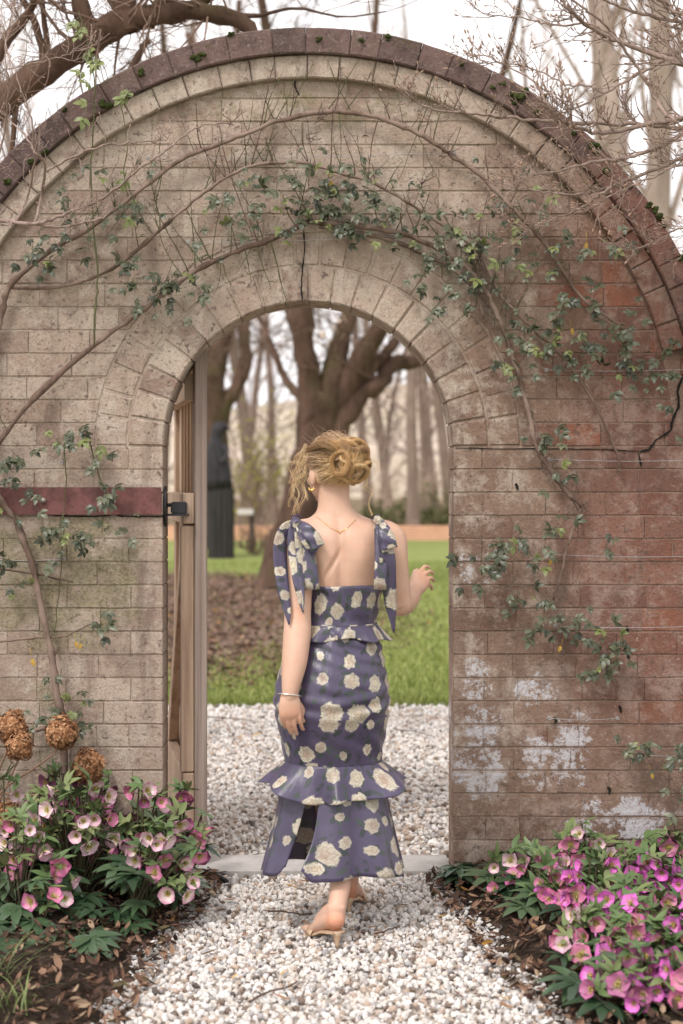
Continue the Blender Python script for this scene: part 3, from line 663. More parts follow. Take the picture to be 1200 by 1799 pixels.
# great horizontal limb over the left shoulder of the arch
Y3 = 1.7
hb = empty('spreading_tree', (W(-420, 850, Y3).x, Y3, -.05), 'old tree whose thick dark limb sweeps over the left of the arch', 'tree'); mb = MB(); tw = MB()
limb(mb, [(-420, 1540), (-410, 1100), (-380, 760), (-300, 540), (-200, 380), (-120, 270)], Y3, [.26, .23, .21, .18, .145, .10], 22, 14)
s, rr = limb(mb, [(-200, 380), (-60, 218), (0, 178), (75, 128), (120, 100), (155, 75), (205, 42), (275, 24), (350, 20), (425, 40), (462, 90)], Y3, [.13, .085, .070, .068, .066, .068, .066, .052, .046, .036, .02], 40, 14)
sprays(tw, s, rr, 13, .55, 201, 2, .0022); sprays(tw, s, rr, 14, .45, 202, 1, .0020, down=True)
for q, (pts, rad) in enumerate([([(165, 70), (150, 40), (140, 0), (120, -80)], [.05, .045, .04, .03]), ([(225, 55), (215, 0), (190, -90)], [.06, .055, .04]),
        ([(260, 40), (300, -10), (340, -80)], [.04, .035, .02]), ([(80, 125), (65, 50), (40, 0), (0, -60)], [.02, .017, .014, .01]), ([(80, 125), (84, 90), (78, 40), (70, -50)], [.018, .016, .014, .01]),
        ([(-60, 218), (0, 90), (55, 15), (80, -60)], [.04, .03, .02, .015]), ([(370, 22), (450, 28), (520, 14), (600, 30), (680, 20)], [.02, .010, .007, .005, .003]), ([(300, 30), (380, -10), (480, -60)], [.035, .02, .012]),
        ([(225, 130), (250, 85), (262, 72)], [.018, .015, .012]), ([(30, 160), (15, 300), (-30, 420)], [.016, .010, .005])]):
    s2, r2 = limb(mb, pts, Y3, rad, 12, 8); sprays(tw, s2, r2, 5, .5, 220+q, 2, .0020)
link('trunk', mb.mesh('trunk', M_OLDBARK), hb); link('crown', tw.mesh('crown', M_TWIG), hb)
# ---- understorey shrubs, catkin-yellow shrub, low green bush
def shrub(name, px, Y, H, r, n, mat, label, leaf=None, seed=0, group=None, cat='shrub'):
    rs = np.random.default_rng(seed); p = W(px, 850, Y); t = empty(name, (p.x, Y, -.02), label, cat, group); out, tw = [], []
    for _ in range(n):
        a = rs.uniform(0, 2*PI); e = rs.uniform(.7, 1.45); grow(rs, (p.x+rs.normal(0, .12*r), Y+rs.normal(0, .12*r), 0), (math.cos(a)*math.cos(e)*r/H*1.6, math.sin(a)*math.cos(e)*r/H*1.6, math.sin(e)), H*rs.uniform(.55, 1), .014, 2, out, tw, .03, .25, (3, 6), .55, 5, .006)
    mb = MB()
    for p_, r_, ns in out+tw: tube(mb, p_, r_, 3, cap=False)
    link('stems', mb.mesh('stems', mat), t)['kind'] = 'stuff'
    if leaf:
        tips = np.array([p_[rs.integers(1, len(p_))] for p_, _, _ in tw for _ in range(leaf[2])]); m = len(tips)
        sc = rs.uniform(leaf[1]*.6, leaf[1]*1.3, m)
        o = link('foliage', scatter_mesh('foliage', LEAF_V, LEAF_F, tips+rs.normal(0, .03, (m, 3)), np.stack([sc]*3, -1), rot_random(m), leaf[0]), t); o['kind'] = 'stuff'
    return t
M_YEL = plain('yellow_green_young_leaf', (.36, .34, .07), .8, .3); M_GRN = plain('dull_evergreen_leaf', (.12, .13, .05), .8, .3)
shrub('budding_shrub', 437, 31, 2.7, 1.2, 15, M_TWIG, 'yellow green budding shrub beside the bronze statue', (M_YEL, .05, 2), 1)
shrub('budding_shrub', 490, 33, 2.3, 1.3, 14, M_TWIG, 'yellow green budding shrub behind the leaning old tree trunk', (M_YEL, .05, 2), 2)
shrub('evergreen_bush', 742, 38, 1.0, 1.4, 16, M_TWIG, 'low dull green bush behind the orange fence', (M_GRN, .06, 5), 3)
shrub('evergreen_bush', 660, 39, .9, 1.2, 14, M_TWIG, 'second low dull green bush behind the orange fence, hidden by hair', (M_GRN, .06, 5), 4)
shrub('evergreen_bush', 800, 40, 1.2, 1.2, 12, M_TWIG, 'low dull green bush by the right end of the orange fence', (M_GRN, .06, 4), 14)
shrub('clipped_shrub', 446, 27.5, .45, .5, 14, M_TWIG, 'small grey brown bare shrub on the lawn by the pale board', None, 5)
for q, (px, Y) in enumerate(((330, 41), (405, 43), (470, 45), (530, 44), (610, 45), (655, 43), (700, 47), (752, 44), (795, 46)  )):
    shrub('bare_thicket', px, Y, 2.3, 1.4, 9, M_PTWIG, 'leafless brown thicket shrub under the trees of the far wood', None, 20+q, 'bare thickets of the far wood')
# ---- orange barrier fence
Yf = 34.5; fence = empty('barrier_fence', (0, Yf, 0), 'low orange mesh barrier fence across the far lawn', 'fence')
M_ORANGE = plain('orange_plastic_mesh', (.76, .42, .29), .6, .15, 3); M_POST = plain('dark_post', (.06, .045, .04), .8)
mb = MB()
for j in range(5): boxf(mb, -9, 9, 0, .012, .05+j*.075, .05+j*.075+.06)
for i_ in range(150): x = -9+i_*.12; boxf(mb, x, x+.03, -.006, .006, .04, .42)
me = mb.mesh('mesh_panel', M_ORANGE, False)
for i_ in range(3):
    o = bpy.data.objects.new('mesh_panel', me); COL.objects.link(o); o.parent = fence; o.location = ((i_-1)*18.02, 0, 0)
mb = MB(); tube(mb, [(0, 0, -.1), (0, 0, .62)], .025, 6); me = mb.mesh('post', M_POST)
for i_ in range(19):
    o = bpy.data.objects.new('post', me); COL.objects.link(o); o.parent = fence; o.location = (-27+i_*3+.8, -.03, 0)
# ---- board on a post, beside the statue
bt = empty('notice_board', tuple(W(438, 955, 29)), 'small pale board on a dark post beside the statue', 'board')
p = W(432, 899, 29); mb = MB(); boxf(mb, p.x-.18, p.x+.16, 28.9, 29.0, p.z-.06, p.z+.06); link('board', mb.mesh('board', plain('pale_board', (.62, .58, .55), .7), False), bt)
p = W(443, 899, 29); mb = MB(); boxf(mb, p.x-.045, p.x+.045, 29.01, 29.09, -.02, p.z+.03); boxf(mb, p.x-.07, p.x+.07, 28.99, 29.11, -.02, .12); link('post', mb.mesh('post', M_POST, False), bt)
# ---- bronze statue on a fluted plinth
Ys = 26.0; p = W(388, 978, Ys); st = empty('statue', (p.x, Ys, 0), 'dark bronze hooded figure on a tall fluted plinth on the lawn', 'statue')
k = NM('dark_bronze', .55, .3); a = k.noise(k.pos(), 5, 4); M_BRONZE = k.base(k.ramp(a, [(.3, (.012, .010, .012)), (.7, (.034, .030, .034))]))
k = NM('blackened_timber', .8, .2); a = k.noise(k.scale(k.pos(), (30, 30, 1)), 1, 4); M_PLINTH = k.base(k.ramp(a, [(.3, (.016, .014, .014)), (.7, (.06, .055, .055))]))
mb = MB(); n = 56
def ringv(cx, cy, z, rx, ry, flute=0, nf=14, ph=0): return [(cx+(rx*(1-flute*(.5+.5*math.cos(nf*t)))) * math.cos(t), cy+(ry*(1-flute*(.5+.5*math.cos(nf*t))))*math.sin(t), z) for t in np.linspace(0, 2*PI, n, endpoint=False)]
def loftr(mb, rings):
    v = sum(rings, []); m = len(rings); N_ = len(rings[0])
    mb.add(v, [(i_*N_+j, i_*N_+(j+1) % N_, (i_+1)*N_+(j+1) % N_, (i_+1)*N_+j) for i_ in range(m-1) for j in range(N_)]+[tuple(range(N_))[::-1], tuple((m-1)*N_+j for j in range(N_))])
loftr(mb, [ringv(p.x, Ys, z, .27, .27, .16) for z in (-.02, .6, 1.36)]); link('plinth', mb.mesh('plinth', M_PLINTH, False), st)
mb = MB(); loftr(mb, [ringv(p.x+dx, Ys, z, rx, ry, fl, 9) for z, dx, rx, ry, fl in ((1.34, -.03, .28, .26, .1), (1.55, -.04, .27, .25, .1), (1.78, -.05, .245, .22, .12), (1.98, -.07, .225, .20, .12), (2.12, -.085, .20, .17, .1), (2.22, -.09, .165, .15, .12), (2.30, -.09, .135, .13, .1), (2.36, -.08, .115, .11, 0), (2.42, -.06, .13, .12, .04), (2.50, -.035, .15, .13, .05), (2.58, -.02, .145, .125, .05), (2.64, -.01, .11, .10, .03), (2.68, 0, .06, .06, 0))])
link('figure', mb.mesh('figure', M_BRONZE), st)
mb = MB(); loftr(mb, [ringv(p.x+.06+q*.035, Ys-.01, 2.60-q*.035, .075-.012*q, .10-.012*q) for q in range(4)]); link('hood', mb.mesh('hood', M_BRONZE), st)
mb = MB(); tube(mb, spline([(p.x+.06, Ys-.14, 2.2), (p.x+.12, Ys-.2, 2.0), (p.x+.02, Ys-.24, 1.86)], 10), [.05]*10, 8); link('arm', mb.mesh('arm', M_BRONZE), st)
# ================================================================== OPEN GATE
k = NM('weathered_oak', .8, .25); p = k.objco(); a = k.noise(k.scale(p, (26, 26, 1.3)), 1.0, 6, .65); b = k.noise(p, 5, 3)
c_ = k.ramp(a, [(.28, (.30, .195, .135)), (.5, (.54, .39, .285)), (.72, (.66, .51, .39))]); c_ = k.mix(k.math('MULTIPLY', k.objrand(), .35), c_, (.34, .235, .165))
k.bump(a, .5, .004); M_OAK = k.base(c_)
k = NM('silvered_oak', .85, .2); p = k.objco(); a = k.noise(k.scale(p, (60, 60, 1.0)), 1.0, 6, .7)
k.bump(a, .5, .003); M_GREYOAK = k.base(k.ramp(a, [(.3, (.17, .125, .105)), (.55, (.29, .225, .19)), (.75, (.38, .31, .27))]))
M_BLACK = plain('black_iron', (.022, .021, .025), .45, .4, 60, .5, .3)
GA = Vector((-.432, .11, .03)); GU = Vector((-.588+.432, .96, 0)).normalized(); GN = Vector((GU.y, -GU.x, 0))    # along the leaf, and to its right face
gate = empty('garden_gate', tuple(GA), 'weathered oak ledged and braced gate swung open inside the doorway', 'gate')
def gbox(name, u0, u1, n0, n1, z0, z1, m, skew=0):
    """Box in gate space: u along the leaf, n across it; skew shifts the top along u."""
    v = []
    for z, s in ((z0, 0), (z1, skew)):
        for u, n_ in ((u0+s, n0), (u1+s, n0), (u1+s, n1), (u0+s, n1)): q = GU*u+GN*n_; v.append((q.x, q.y, z))
    mb = MB(); mb.add(v, [(0, 3, 2, 1), (4, 5, 6, 7), (0, 1, 5, 4), (1, 2, 6, 5), (2, 3, 7, 6), (3, 0, 4, 7)])
    me = mb.mesh(name, m, False); bm = bmesh.new(); bm.from_mesh(me); bmesh.ops.recalc_face_normals(bm, faces=bm.faces)
    bmesh.ops.bevel(bm, geom=list(bm.edges), offset=.003, segments=1, affect='EDGES'); bm.to_mesh(me); bm.free()
    o = bpy.data.objects.new(name, me); COL.objects.link(o); o.parent = gate; return o
ZT = 2.02
gbox('stile', 0, .095, 0, .046, 0, ZT, M_GREYOAK)
for i_ in range(6): gbox('board', .098+i_*.142, .098+i_*.142+.138, .016+.002*(i_ % 2), .040, .004, ZT-.01, M_OAK)
gbox('stile', .952, 1.04, .002, .046, 0, ZT, M_OAK)
gbox('ledge', .02, 1.02, -.044, -.001, 1.27, 1.385, M_OAK); gbox('ledge', .02, 1.02, -.044, -.001, .06, .33, M_OAK); gbox('ledge', .10, 1.02, -.030, .014, 1.74, 1.84, M_OAK)
gbox('brace', .80, .90, -.040, -.002, .335, 1.265, M_OAK, skew=-.74)
gbox('batten', .03, .075, -.050, -.001, .335, 1.262, M_OAK)
for i_ in range(4): gbox('cover_strip', .232+i_*.142, .252+i_*.142, .002, .0155, .34, ZT-.02, M_OAK)
lk = empty('gate_latch', tuple(W(315, 892, .10)), 'black iron box latch on the gate ledge beside the brick jamb', 'latch')
c = W(315, 892, .10); mb = MB(); boxf(mb, c.x-.030, c.x+.028, .07, .13, c.z-.022, c.z+.022); me = mb.mesh('latch_box', M_BLACK, False)
bm = bmesh.new(); bm.from_mesh(me); bmesh.ops.bevel(bm, geom=list(bm.edges), offset=.004, segments=2, affect='EDGES'); bm.to_mesh(me); bm.free(); link('latch_box', me, lk)
mb = MB(); boxf(mb, c.x-.042, c.x+.036, .062, .138, c.z-.030, c.z-.0225); link('latch_plate', mb.mesh('latch_plate', M_BLACK, False), lk)
mb = MB(); tube(mb, [(c.x-.028, .10, c.z+.01), (c.x-.052, .10, c.z+.01)], .007, 8); link('latch_bolt', mb.mesh('latch_bolt', M_BLACK), lk)
mb = MB(); x0 = CX-R_OPEN; n = 20
v = [(x0+.001+dx, .04+.035*math.cos(t), wz(890)+.075*math.sin(t)) for dx in (0, .008) for t in np.linspace(0, 2*PI, n, endpoint=False)]
mb.add(v, [tuple(range(n)), tuple(range(n, 2*n))[::-1]]+[(j, (j+1) % n, n+(j+1) % n, n+j) for j in range(n)])
tag(link('strike_plate', mb.mesh('strike_plate', M_BLACK, False)), 'dark oval iron strike plate fixed to the brick jamb', 'plate')
# ================================================================== WOMAN
YB = -.68; SB = FPX/(YB-CAMY)
def bz(py, Y=YB): return CAMZ-(py-PY0)*(Y-CAMY)/FPX
def bx(px, Y=YB): return (px-PX0)*(Y-CAMY)/FPX
person = empty('person', (bx(585), YB, 0), 'woman seen from behind walking through the arch in a purple rose print dress', 'person')
def ell_loft(mb, secs, n=28):
    """secs: (x, y, z, rx, ry): horizontal ellipses."""
    R_ = [[(x+rx*math.cos(t), y+ry*math.sin(t), z) for t in np.linspace(0, 2*PI, n, endpoint=False)] for x, y, z, rx, ry in secs]
    loftr(mb, R_)
def limb_loft(mb, pts, rad, n=20, ns=18, flat=None, side=None):
    """Round limb through points; rad per point; flat scales the radius along the 'side' direction's perpendicular."""
    s = spline([tuple(p_) for p_ in pts], n); u = np.linspace(0, 1, n); rr = np.interp(u, np.linspace(0, 1, len(rad)), rad)
    t, a, b = frames(s)
    if side is not None:
        sd = np.array(side, float); a = sd-t*(t@sd)[:, None]; a /= np.linalg.norm(a, axis=1, keepdims=True); b = np.cross(t, a)
    fl = np.interp(u, np.linspace(0, 1, len(flat)), flat) if flat else np.ones(n)
    th = np.linspace(0, 2*PI, ns, endpoint=False)
    v = s[:, None]+rr[:, None, None]*(np.cos(th)[None, :, None]*a[:, None]+fl[:, None, None]*np.sin(th)[None, :, None]*b[:, None])
    mb.add(v.reshape(-1, 3), [(i_*ns+j, i_*ns+(j+1) % ns, (i_+1)*ns+(j+1) % ns, (i_+1)*ns+j) for i_ in range(n-1) for j in range(ns)]+[tuple(range(ns))[::-1], tuple((n-1)*ns+j for j in range(ns))])
def ball(mb, c, r, n=16):
    c = np.array(c); r = np.array(r if hasattr(r, '__len__') else (r, r, r)); ph = np.linspace(-PI/2+.15, PI/2-.15, n)
    loftr(mb, [[tuple(c+r*np.array([math.cos(p_)*math.cos(t), math.cos(p_)*math.sin(t), math.sin(p_)])) for t in np.linspace(0, 2*PI, n*2, endpoint=False)] for p_ in ph])
body = MB()
T = [(1330, 585, 74, .105, 0), (1290, 584, 86, .122, 0), (1250, 583, 94, .130, -.004), (1210, 583, 95, .132, -.006), (1170, 585, 87, .122, -.002), (1130, 588, 76, .108, .004),
     (1097, 592, 64, .094, .01), (1060, 598, 65, .096, .012), (1030, 600, 67, .100, .012), (1000, 601, 72, .103, .008), (970, 601, 78, .100, .004), (945, 600, 84, .090, .0), (928, 599, 84, .078, .004), (916, 597, 66, .064, .010), (906, 593, 44, .055, .014), (895, 589, 32, .052, .018), (880, 587, 28.5, .050, .022), (862, 586, 28, .052, .026), (845, 585, 30, .056, .030)]
TS = spline(T, 90); ell_loft(body, [(bx(cx), YB+dy, bz(py), hw/SB, ry) for py, cx, hw, ry, dy in TS], 40)
for s in (-1, 1): ball(body, (bx(583)+s*.078, YB-.062, bz(1225)), (.082, .075, .088))                     # seat
# head, turned a little to her left
H = Vector((bx(584), YB+.035, bz(826))); YAW = math.radians(27); FW = Vector((-math.sin(YAW), math.cos(YAW), 0)); LF = Vector((-math.cos(YAW), -math.sin(YAW), 0)); UP = Vector((0, 0, 1))
hm = np.array([list(LF), list(FW), [0, 0, 1]]).T
def hp(l, f, u): return H+LF*l+FW*f+UP*u
def hball(l, f, u, rl, rf, ru, n=14):
    ph = np.linspace(-PI/2+.12, PI/2-.12, n)
    loftr(body, [[tuple(np.array(hp(l, f, u))+hm@np.array([rl*math.cos(p_)*math.cos(t), rf*math.cos(p_)*math.sin(t), ru*math.sin(p_)])) for t in np.linspace(0, 2*PI, n*2, endpoint=False)] for p_ in ph])
hball(0, -.005, .012, .073, .090, .086); hball(0, .035, -.045, .058, .055, .062); hball(0, .060, -.088, .030, .026, .022)
hball(0, .094, -.022, .012, .016, .020); hball(0, .104, -.030, .010, .010, .009); hball(0, .086, -.062, .022, .010, .007); hball(0, .085, .018, .045, .012, .010)
for s in (-1, 1): hball(s*.031, .074, -.005, .014, .014, .010); hball(s*.075, -.004, -.022, .010, .020, .031); hball(s*.036, .066, -.035, .022, .020, .020)
# legs: rear (left) leg and front (right) leg
limb_loft(body, [(bx(560), YB, bz(1270)), (bx(568), YB+.02, bz(1340)), W(580, 1400, -.64), W(590, 1470, -.715), W(599, 1535, -.805), W(594, 1580, -.866), W(590, 1604, -.892)], [.092, .085, .056, .047, .036, .030, .030], 30, 20)
limb_loft(body, [(bx(610), YB, bz(1270)), (bx(612), YB+.06, bz(1340)), W(612, 1400, -.52), W(612, 1470, -.50), W(613, 1530, -.50), W(612, 1560, -.50)], [.092, .085, .058, .052, .036, .031], 26, 20)
def foot(heel, ankle, toe, side):
    hl, an, to = Vector(heel), Vector(ankle), Vector(toe); d = (to-hl); dh = Vector((d.x, d.y, 0)).normalized()
    mid = hl.lerp(to, .55)+Vector((0, 0, .024)); ballp = hl.lerp(to, .78)+Vector((0, 0, .012))
    limb_loft(body, [an+Vector((0, 0, .01)), an.lerp(hl, .6), hl+Vector((0, 0, .022))-dh*.006], [.031, .031, .026], 10, 18)
    limb_loft(body, [hl+Vector((0, 0, .024))-dh*.012, hl.lerp(to, .28)+Vector((0, 0, .03)), mid, ballp, to+Vector((0, 0, .012))], [.027, .031, .036, .040, .030], 18, 20, [1, .95, .75, .5, .4], side)
    ball(body, hl+Vector((0, 0, .026))-dh*.008, (.029, .029, .027), 12)
    limb_loft(body, [an+Vector((0, 0, .0)), an.lerp(mid, .5)+Vector((0, 0, .008)), mid+dh*.02], [.030, .032, .028], 10, 16)
    for i_, (o, L) in enumerate(((-.028, .030), (-.012, .031), (.001, .029), (.013, .026), (.025, .022))):
        sd = Vector(side); b_ = to+sd*o; limb_loft(body, [b_+Vector((0, 0, .012))-dh*.01, b_+dh*L*.5+Vector((0, 0, .013)), b_+dh*L+Vector((0, 0, .009))], [.010, .009, .0075] if i_ else [.013, .012, .010], 8, 10)
def on_floor(px, py, Y, z):                        # a point at depth Y and height z under a photo column
    q = W(px, py, Y); return Vector((q.x, Y, z))
HL = on_floor(588, 0, -.905, .060); TL = on_floor(556, 0, -.785, .014); sdl = Vector((TL-HL)); sdl = Vector((sdl.y, -sdl.x, 0)).normalized()
foot(HL, W(591, 1598, -.888), TL, sdl)
HR = on_floor(614, 0, -.505, .062); TR = on_floor(622, 0, -.355, .014); sdr = Vector((TR-HR)); sdr = Vector((sdr.y, -sdr.x, 0)).normalized()
foot(HR, W(612, 1556, -.500), TR, -sdr)
# left arm hanging, a little behind the hip
limb_loft(body, [W(548, 934, -.68), W(520, 945, -.675), W(519, 985, -.70), W(522, 1035, -.735), W(523, 1080, -.765), W(522, 1115, -.79), W(517, 1165, -.825), W(511, 1205, -.845), W(509, 1228, -.85)],
          [.046, .052, .051, .048, .043, .045, .041, .033, .029], 40, 22, [1, 1, 1, 1, 1, 1, 1, .9, .75])
ball(body, W(518, 948, -.675), (.050, .050, .052))
limb_loft(body, [W(509, 1220, -.85), W(509.5, 1236, -.855), W(510, 1254, -.857), W(511, 1264, -.852)], [.029, .036, .037, .030], 14, 18, [.75, .6, .5, .35], (1, .25, 0))
for i_, (x0, y0, L) in enumerate(((494, 1250, 28), (504, 1256, 33), (514.5, 1258, 32), (525, 1255, 27))):
    yy = -.862+.004*i_
    limb_loft(body, [W(x0, y0-8, yy), W(x0+1, y0+4, yy-.004), W(x0+3, y0+L*.55, yy+.004), W(x0+6, y0+L*.9, yy+.022), W(x0+9, y0+L, yy+.036)], [.0088, .0080, .0073, .0068, .0056], 14, 12)
limb_loft(body, [W(518, 1232, -.838), W(528, 1244, -.825), W(532, 1258, -.820), W(533, 1270, -.822)], [.013, .013, .011, .008], 12, 12)
# right arm: upper arm down, forearm reaching forward
limb_loft(body, [W(655, 934, -.68), W(686, 946, -.675), W(690, 985, -.675), W(696, 1030, -.665), W(700, 1062, -.655)], [.046, .050, .050, .046, .043], 24, 22)
ball(body, W(686, 950, -.675), (.048, .050, .052)); ball(body, W(701, 1060, -.652), (.043, .043, .043))
limb_loft(body, [W(701, 1060, -.652), W(708, 1058, -.585), W(718, 1050, -.520), W(726, 1040, -.470), W(730, 1034, -.450)], [.043, .044, .038, .030, .027], 20, 20)
limb_loft(body, [W(728, 1038, -.455), W(735, 1026, -.435), W(743, 1014, -.420)], [.027, .036, .036], 10, 18, [.85, .6, .52], (.7, .1, -.7))
for i_, (x0, y0, x1, y1, x2, y2) in enumerate(((738, 1004, 747, 995, 755, 997), (745, 1009, 756, 1004, 762, 1009), (749, 1018, 759, 1016, 763, 1022), (748, 1028, 757, 1029, 759, 1036))):
    limb_loft(body, [W(x0-5, y0+6, -.432), W(x0, y0, -.425), W((x0+x1)/2+1, (y0+y1)/2-1, -.412), W(x1, y1, -.395), W(x2, y2, -.372)], [.0088, .0082, .0076, .0070, .0058], 14, 12)
limb_loft(body, [W(729, 1026, -.445), W(728, 1015, -.432), W(730, 1006, -.412), W(734, 1002, -.392)], [.013, .0125, .011, .0085], 12, 12)
def remesh(mb, name, vox, it, mat):
    me = mb.mesh(name, mat); o = bpy.data.objects.new(name, me); COL.objects.link(o)
    m = o.modifiers.new('r', 'REMESH'); m.mode = 'VOXEL'; m.voxel_size = vox; m.use_smooth_shade = True
    m = o.modifiers.new('s', 'SMOOTH'); m.factor = .5; m.iterations = it
    dg = bpy.context.evaluated_depsgraph_get(); me2 = bpy.data.meshes.new_from_object(o.evaluated_get(dg)); bpy.data.objects.remove(o)
    me2.name = name; me2.materials.clear(); me2.materials.append(mat); return me2
k = NM('skin', .5, .35); p = k.pos(); xyz = k.sep(p); a = k.noise(p, 9, 4, .6); b = k.noise(p, 160, 3)
c_ = k.ramp(a, [(.3, (.53, .325, .235)), (.7, (.61, .395, .295))])
c_ = k.mix(k.math('MULTIPLY', k.ss(k.noise(p, 26, 5, .65), .48, .68), .30), c_, (.58, .30, .215)); c_ = k.mix(k.math('MULTIPLY', k.ss(k.noise(p, 210, 2), .70, .76), .35), c_, (.36, .18, .11))
# ruddy heels, knuckles and elbows
def near(pt, r): return k.ss(k.vmath('DISTANCE', p, tuple(pt)), r*.3, r, 1, 0)
for pt, r, s in ((HL+Vector((0, -.03, .015)), .06, .85), (HR+Vector((0, -.03, .015)), .06, .8), (W(521, 1080, -.80), .05, .35), (W(512, 1265, -.87), .07, .4), (W(750, 1012, -.42), .06, .35)):
    c_ = k.mix(k.math('MULTIPLY', near(pt, r), s), c_, (.56, .25, .145))
k.base(c_); k.bump(b, .06, .001); k.b.inputs['Subsurface Weight'].default_value = .12; k.b.inputs['Subsurface Radius'].default_value = (1, .35, .2); k.b.inputs['Subsurface Scale'].default_value = .012
M_SKIN = k.m
me = remesh(body, 'body', .0034, 5, M_SKIN)
co = np.zeros(len(me.vertices)*3, np.float32); me.vertices.foreach_get('co', co); co = co.reshape(-1, 3)
zc = co[:, 2]; cxs = np.interp(zc, [bz(t[0]) for t in T], [bx(t[1]) for t in T]); dx = co[:, 0]-cxs
back = (co[:, 1] < YB-.02) & (zc > bz(1060)) & (zc < bz(900)) & (abs(dx) < .13)
env = np.clip((zc-bz(1060))/.06, 0, 1)*np.clip((bz(902)-zc)/.05, 0, 1)
co[:, 1] += back*env*(.0135*np.exp(-((dx+.004)/.017)**2)-.010*np.exp(-((abs(dx)-.062)/.03)**2-((zc-bz(975))/.055)**2))
ridge = np.exp(-((dx+.028-(zc-bz(985))*.55)/.009)**2-((zc-bz(990))/.045)**2); co[:, 1] += back*.010*ridge       # edge of the left shoulder blade
me.vertices.foreach_set('co', co.reshape(-1)); me.update()
bodyo = link('body', me, person)
BVH = BVHTree.FromPolygons([tuple(q) for q in co], [tuple(q.vertices) for q in me.polygons])
CAMP = Vector((0, CAMY, CAMZ))
def on_skin(px, py, off=.002):
    d = (W(px, py, 0)-CAMP).normalized(); h = BVH.ray_cast(CAMP, d)
    return (h[0]-d*off) if h[0] else W(px, py, YB-.08)
# ---------------------------------------------------------------- dress cloth
k = NM('rose_print_satin', .36, .5); uv = k.uv(); nz = k.noise(k.scale(uv, (1, 1, 1)), 16, 2, .5, 0, True)
u2 = k.vmath('ADD', uv, k.vmath('SCALE', k.vmath('SUBTRACT', nz, (.5, .5, .5)), .022))
v1 = k.vor(u2, 12.6, 'F1', None, .72, '2D'); loc = k.vmath('SUBTRACT', u2, v1.outputs['Position']); r = k.vmath('LENGTH', loc)
rc = k.sep(v1.outputs['Color']); lx = k.sep(loc); ang = k.math('ARCTAN2', lx[1], lx[0])
R_ = k.math('ADD', .0105, k.math('MULTIPLY', rc[0], .0265))
pet = k.math('ADD', 1.0, k.math('MULTIPLY', k.math('SINE', k.math('ADD', k.math('MULTIPLY', ang, 7.0), k.math('MULTIPLY', rc[1], 9))), .05))
fine = k.noise(uv, 95, 4, .7); crm = k.noise(uv, 190, 3, .6); t_ = k.math('DIVIDE', r, k.math('MULTIPLY', R_, k.math('ADD', pet, k.math('MULTIPLY', k.math('SUBTRACT', fine, .5), .75))))
rose = k.ss(t_, .88, 1.04, 1, 0)
swirl = k.math('SINE', k.math('ADD', k.math('ADD', k.math('MULTIPLY', t_, 17), k.math('MULTIPLY', ang, 1.0)), k.math('MULTIPLY', k.noise(uv, 45, 3, .6), 8)))
rcol = k.mix(k.ss(t_, .15, .75), k.mix(rc[2], (.34, .19, .14), (.60, .52, .34)), k.mix(k.ss(crm, .35, .65), (.40, .36, .28), (.62, .58, .47)))
rcol = k.mix(k.math('MULTIPLY', k.ss(swirl, .15, .9), k.ss(t_, 1.05, .35, .3, .75)), rcol, k.mix(rc[2], (.30, .17, .14), (.38, .33, .22)))
pv = k.vor(k.vmath('ADD', uv, k.vmath('SCALE', k.vmath('SUBTRACT', k.noise(uv, 60, 2, .5, 0, True), (.5, .5, .5)), .03)), 75, 'F1', None, 1, '2D')
pc = k.sep(pv.outputs['Color']); rcol = k.mix(k.math('MULTIPLY', pc[0], .42), rcol, (.33, .28, .22)); rcol = k.mix(k.math('MULTIPLY', pc[1], .35), rcol, (.66, .63, .52))
pe = k.vor(k.vmath('ADD', uv, k.vmath('SCALE', k.vmath('SUBTRACT', k.noise(uv, 60, 2, .5, 0, True), (.5, .5, .5)), .03)), 75, 'DISTANCE_TO_EDGE', 'Distance', 1, '2D')
rcol = k.mix(k.math('MULTIPLY', k.ss(pe, .02, .11, 1, 0), k.ss(t_, 1.0, .5, .35, .75)), rcol, (.22, .15, .12))
rcol = k.mix(k.math('MULTIPLY', k.math('FRACT', k.math('MULTIPLY', rc[0], 7.3)), .55), rcol, (.20, .165, .135))
# dark leaves close around each rose
v2 = k.vor(u2, 27.0, 'F1', None, .9, '2D'); l2 = k.vmath('SUBTRACT', u2, v2.outputs['Position']); c2 = k.sep(v2.outputs['Color'])
vr = k.n('VectorRotate', rotation_type='Z_AXIS'); k.l(l2, vr.inputs['Vector']); k.l(k.math('MULTIPLY', c2[0], 6.28), vr.inputs['Angle'])
q = k.sep(vr.outputs[0]); e = k.math('ADD', k.math('POWER', k.math('DIVIDE', q[0], .0185), 2.0), k.math('POWER', k.math('DIVIDE', q[1], .0082), 2.0))
leafm = k.math('MULTIPLY', k.ss(e, .75, 1.05, 1, 0), k.math('MULTIPLY', k.ss(t_, 1.7, 3.0, 1, 0), k.ss(c2[1], .05, .1)))
cloth = k.ramp(k.noise(uv, 7, 3, .6), [(.3, (.042, .032, .066)), (.7, (.072, .056, .108))])
cloth = k.mix(k.math('MULTIPLY', k.ss(k.noise(uv, 14, 4, .7), .56, .68), .35), cloth, (.05, .045, .09))
col = k.mix(k.math('MULTIPLY', leafm, .92), cloth, k.mix(c2[2], (.014, .020, .020), (.04, .056, .046))); col = k.mix(rose, col, rcol)
k.base(col); k.b.inputs['Sheen Weight'].default_value = .15
wv = k.noise(k.scale(uv, (1.0, .35, 1)), 26, 3, .5); k.bump(wv, .55, .008); M_DRESS = k.m
